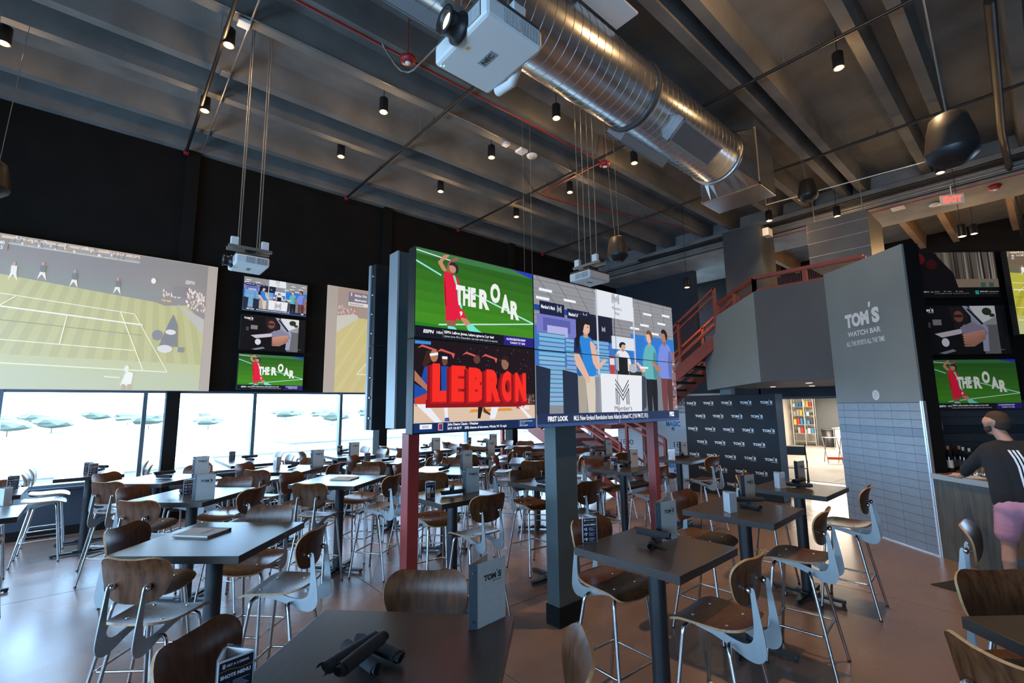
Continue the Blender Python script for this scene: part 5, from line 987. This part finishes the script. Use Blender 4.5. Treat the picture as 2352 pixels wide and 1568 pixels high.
body('hair', hr, 'hair', man, .010); bd_ = [(Hh(.055, -.035, -.055), Hh(.055, .035, -.055), .042, .042), (Hh(.06, 0, -.08), Hh(.065, 0, -.10), .045, .035), (Hh(.015, .07, -.03), Hh(.03, .065, -.06), .022, .03), (Hh(.015, -.07, -.03), Hh(.03, -.065, -.06), .022, .03)]
body('beard', bd_, 'hair', man, .010)
for s in (1, -1): obj('eye', MB().lathe([(.0, -.011), (.008, -.008), (.011, 0), (.008, .008), (0, .011)], 8, T4(Hh(.083, .033*s, .02))), 'white', man)
for s in (1, -1): body('shoe', [(W3(-.06, .17*s, .05), W3(.10, .18*s, .045), .046, .044), (W3(.10, .18*s, .045), W3(.17, .185*s, .035), .042, .034)], 'blk', man, .01)
# three white stripes down the back of the jersey
g = MB()
def back(l, z):                 # point on the back of the jersey
    a = -.126 + .045*max(0, (z-.9)/.5) + (.02 if z > 1.36 else 0)*(z-1.36)*40*.35
    return W3(a-.012, l, z)
for k in range(3):
    o_ = -.035+.030*k
    rows_ = [(.03+o_, 1.44), (.0+o_, 1.36), (-.02+o_, 1.28), (-.035+o_, 1.10), (-.055+o_, .93), (-.07+o_, .80)]
    P_ = []
    for l, z in rows_: P_ += [back(l-.008, z), back(l+.008, z)]
    for q in range(len(rows_)-1): g.add([P_[2*q], P_[2*q+1], P_[2*q+3], P_[2*q+2]], [(0, 1, 2, 3)])
s_ = obj('jersey_stripes', g, 'whiteink', man); so = s_.modifiers.new('solid', 'SOLIDIFY'); so.thickness = .012; so.offset = 0
# ================================================================== KITCHEN FITTINGS
A_ = onz(1826, 1022, 0); B_ = onz(1876, 1024, 0)
rk = thing('shelving_rack', 'tall white wire shelving rack full of kitchen ware', 'shelf', A_, math.atan2(B_.y-A_.y, B_.x-A_.x)); rl = (B_-A_).length
for x in (0, rl*.55, rl):
    for y in (0, .5): obj('upright', MB().tube([(x, y, 0), (x, y, 2.1)], .025, 8), 'rack', rk)
for z in (.2, .55, .95, 1.35, 1.75): obj('wire_shelf', MB().bbox(0, rl, 0, .5, z-.02, z, .004), 'rack', rk)
rr = random.Random(2); RXF = rk.rotation_euler[2]; ux = Vector((cos(RXF), sin(RXF), 0)); uy = Vector((-sin(RXF), cos(RXF), 0)); kk = 0
for zi, z in enumerate((.55, .95, 1.35, 1.75)):
    for q in range(6):
        x = rl*(.08+.155*q); m_, nm, cat = rr.choice((('grilld', 'black pan', 'pan'), ('white', 'white tub', 'tub'), ('rack', 'steel pot', 'pot'), ('yellow', 'amber cup', 'cup'), ('bluebox', 'blue box', 'box'), ('redbox', 'red crate', 'crate'))); hz = rr.uniform(.12, .28)
        tag(obj(nm.replace(' ', '_'), MB().bbox(-rl*.06, rl*.06, -.12, .12, 0, hz, .01), m_, None, A_+ux*x+uy*.25+Vector((0, 0, z)), RXF), '%s on the %s shelf of the kitchen rack, %s from the left' % (nm, ('second', 'third', 'fourth', 'top')[zi], ('first', 'second', 'third', 'fourth', 'fifth', 'sixth')[q]), cat, 'ware on the kitchen rack')
p = onz(1906, 1026, 0); t = thing('rubbish_bin', 'black rubbish bin on the kitchen floor', 'bin', p); obj('tub', MB().lathe([(.22, 0), (.27, .75), (.25, .75), (.2, .02)], 18), 'blk', t); obj('rim', MB().lathe([(.28, .72), (.30, .77), (.27, .79)], 18), 'grilld', t)
p = onz(1885, 1014, 0); t = thing('kitchen_cabinet', 'tall black cabinet behind the kitchen bin', 'cabinet', p); obj('body', MB().bbox(-.25, .25, -.3, .3, 0, 1.25, .01), 'blk', t); obj('door', MB().bbox(-.27, -.25, -.28, .28, .05, 1.2, .004), 'grilld', t)
p = onz(1932, 1032, 0); t = thing('prep_counter', 'steel kitchen prep counter at the right of the doorway', 'counter', (p.x+.3, p.y-.5, 0)); obj('top', MB().bbox(-.9, .9, -.6, .6, .86, .90, .006), 'rack', t); obj('front', MB().bbox(-.88, .88, .5, .56, .1, .86, .01), 'white', t); obj('side', MB().bbox(-.88, -.84, -.55, .55, 0, .86, .01), 'white', t)
p = onx(1925, 960, 21); t = thing('towel_dispenser', 'black paper towel dispenser on the kitchen wall', 'dispenser', (p.x, 3.05, 1.35)); obj('shell', MB().bbox(-.15, .15, -.34, .1, 0, .42, .03), 'blk', t); obj('paper', MB().box(-.1, .1, .08, .1, -.05, .02), 'white', t)
p = onz(1915, 1062, 0); t = thing('folding_stand', 'folding stand with crossed wire legs and orange straps in the kitchen', 'stand', p, .5)
for s in (-1, 1): obj('leg', MB().tube([(-.25, .2*s, 0), (.25, .2*s, .8)], .012, 6), 'conduit', t); obj('leg', MB().tube([(.25, .2*s, 0), (-.25, .2*s, .8)], .012, 6), 'conduit', t)
obj('strap', MB().box(-.25, .25, -.2, .2, .79, .80), 'blk', t); obj('orange_foot', MB().box(-.28, -.2, -.22, .22, .12, .2), 'orange', t)
p = onz(1835, 1118, 0); t = thing('folded_chair', 'black folding chair leaning beside the black backdrop', 'chair', p, -1.2)
for s in (-1, 1): obj('leg', MB().tube([(.2*s, -.25, 0), (.2*s, .12, .95)], .013, 6), 'blk', t); obj('leg', MB().tube([(.2*s, .25, 0), (.2*s, -.15, .62)], .013, 6), 'blk', t)
obj('seat', MB().bbox(-.2, .2, -.22, .18, .44, .46, .008), 'blk', t); obj('backrest', MB().bbox(-.2, .2, .06, .09, .72, .92, .008), 'blk', t)
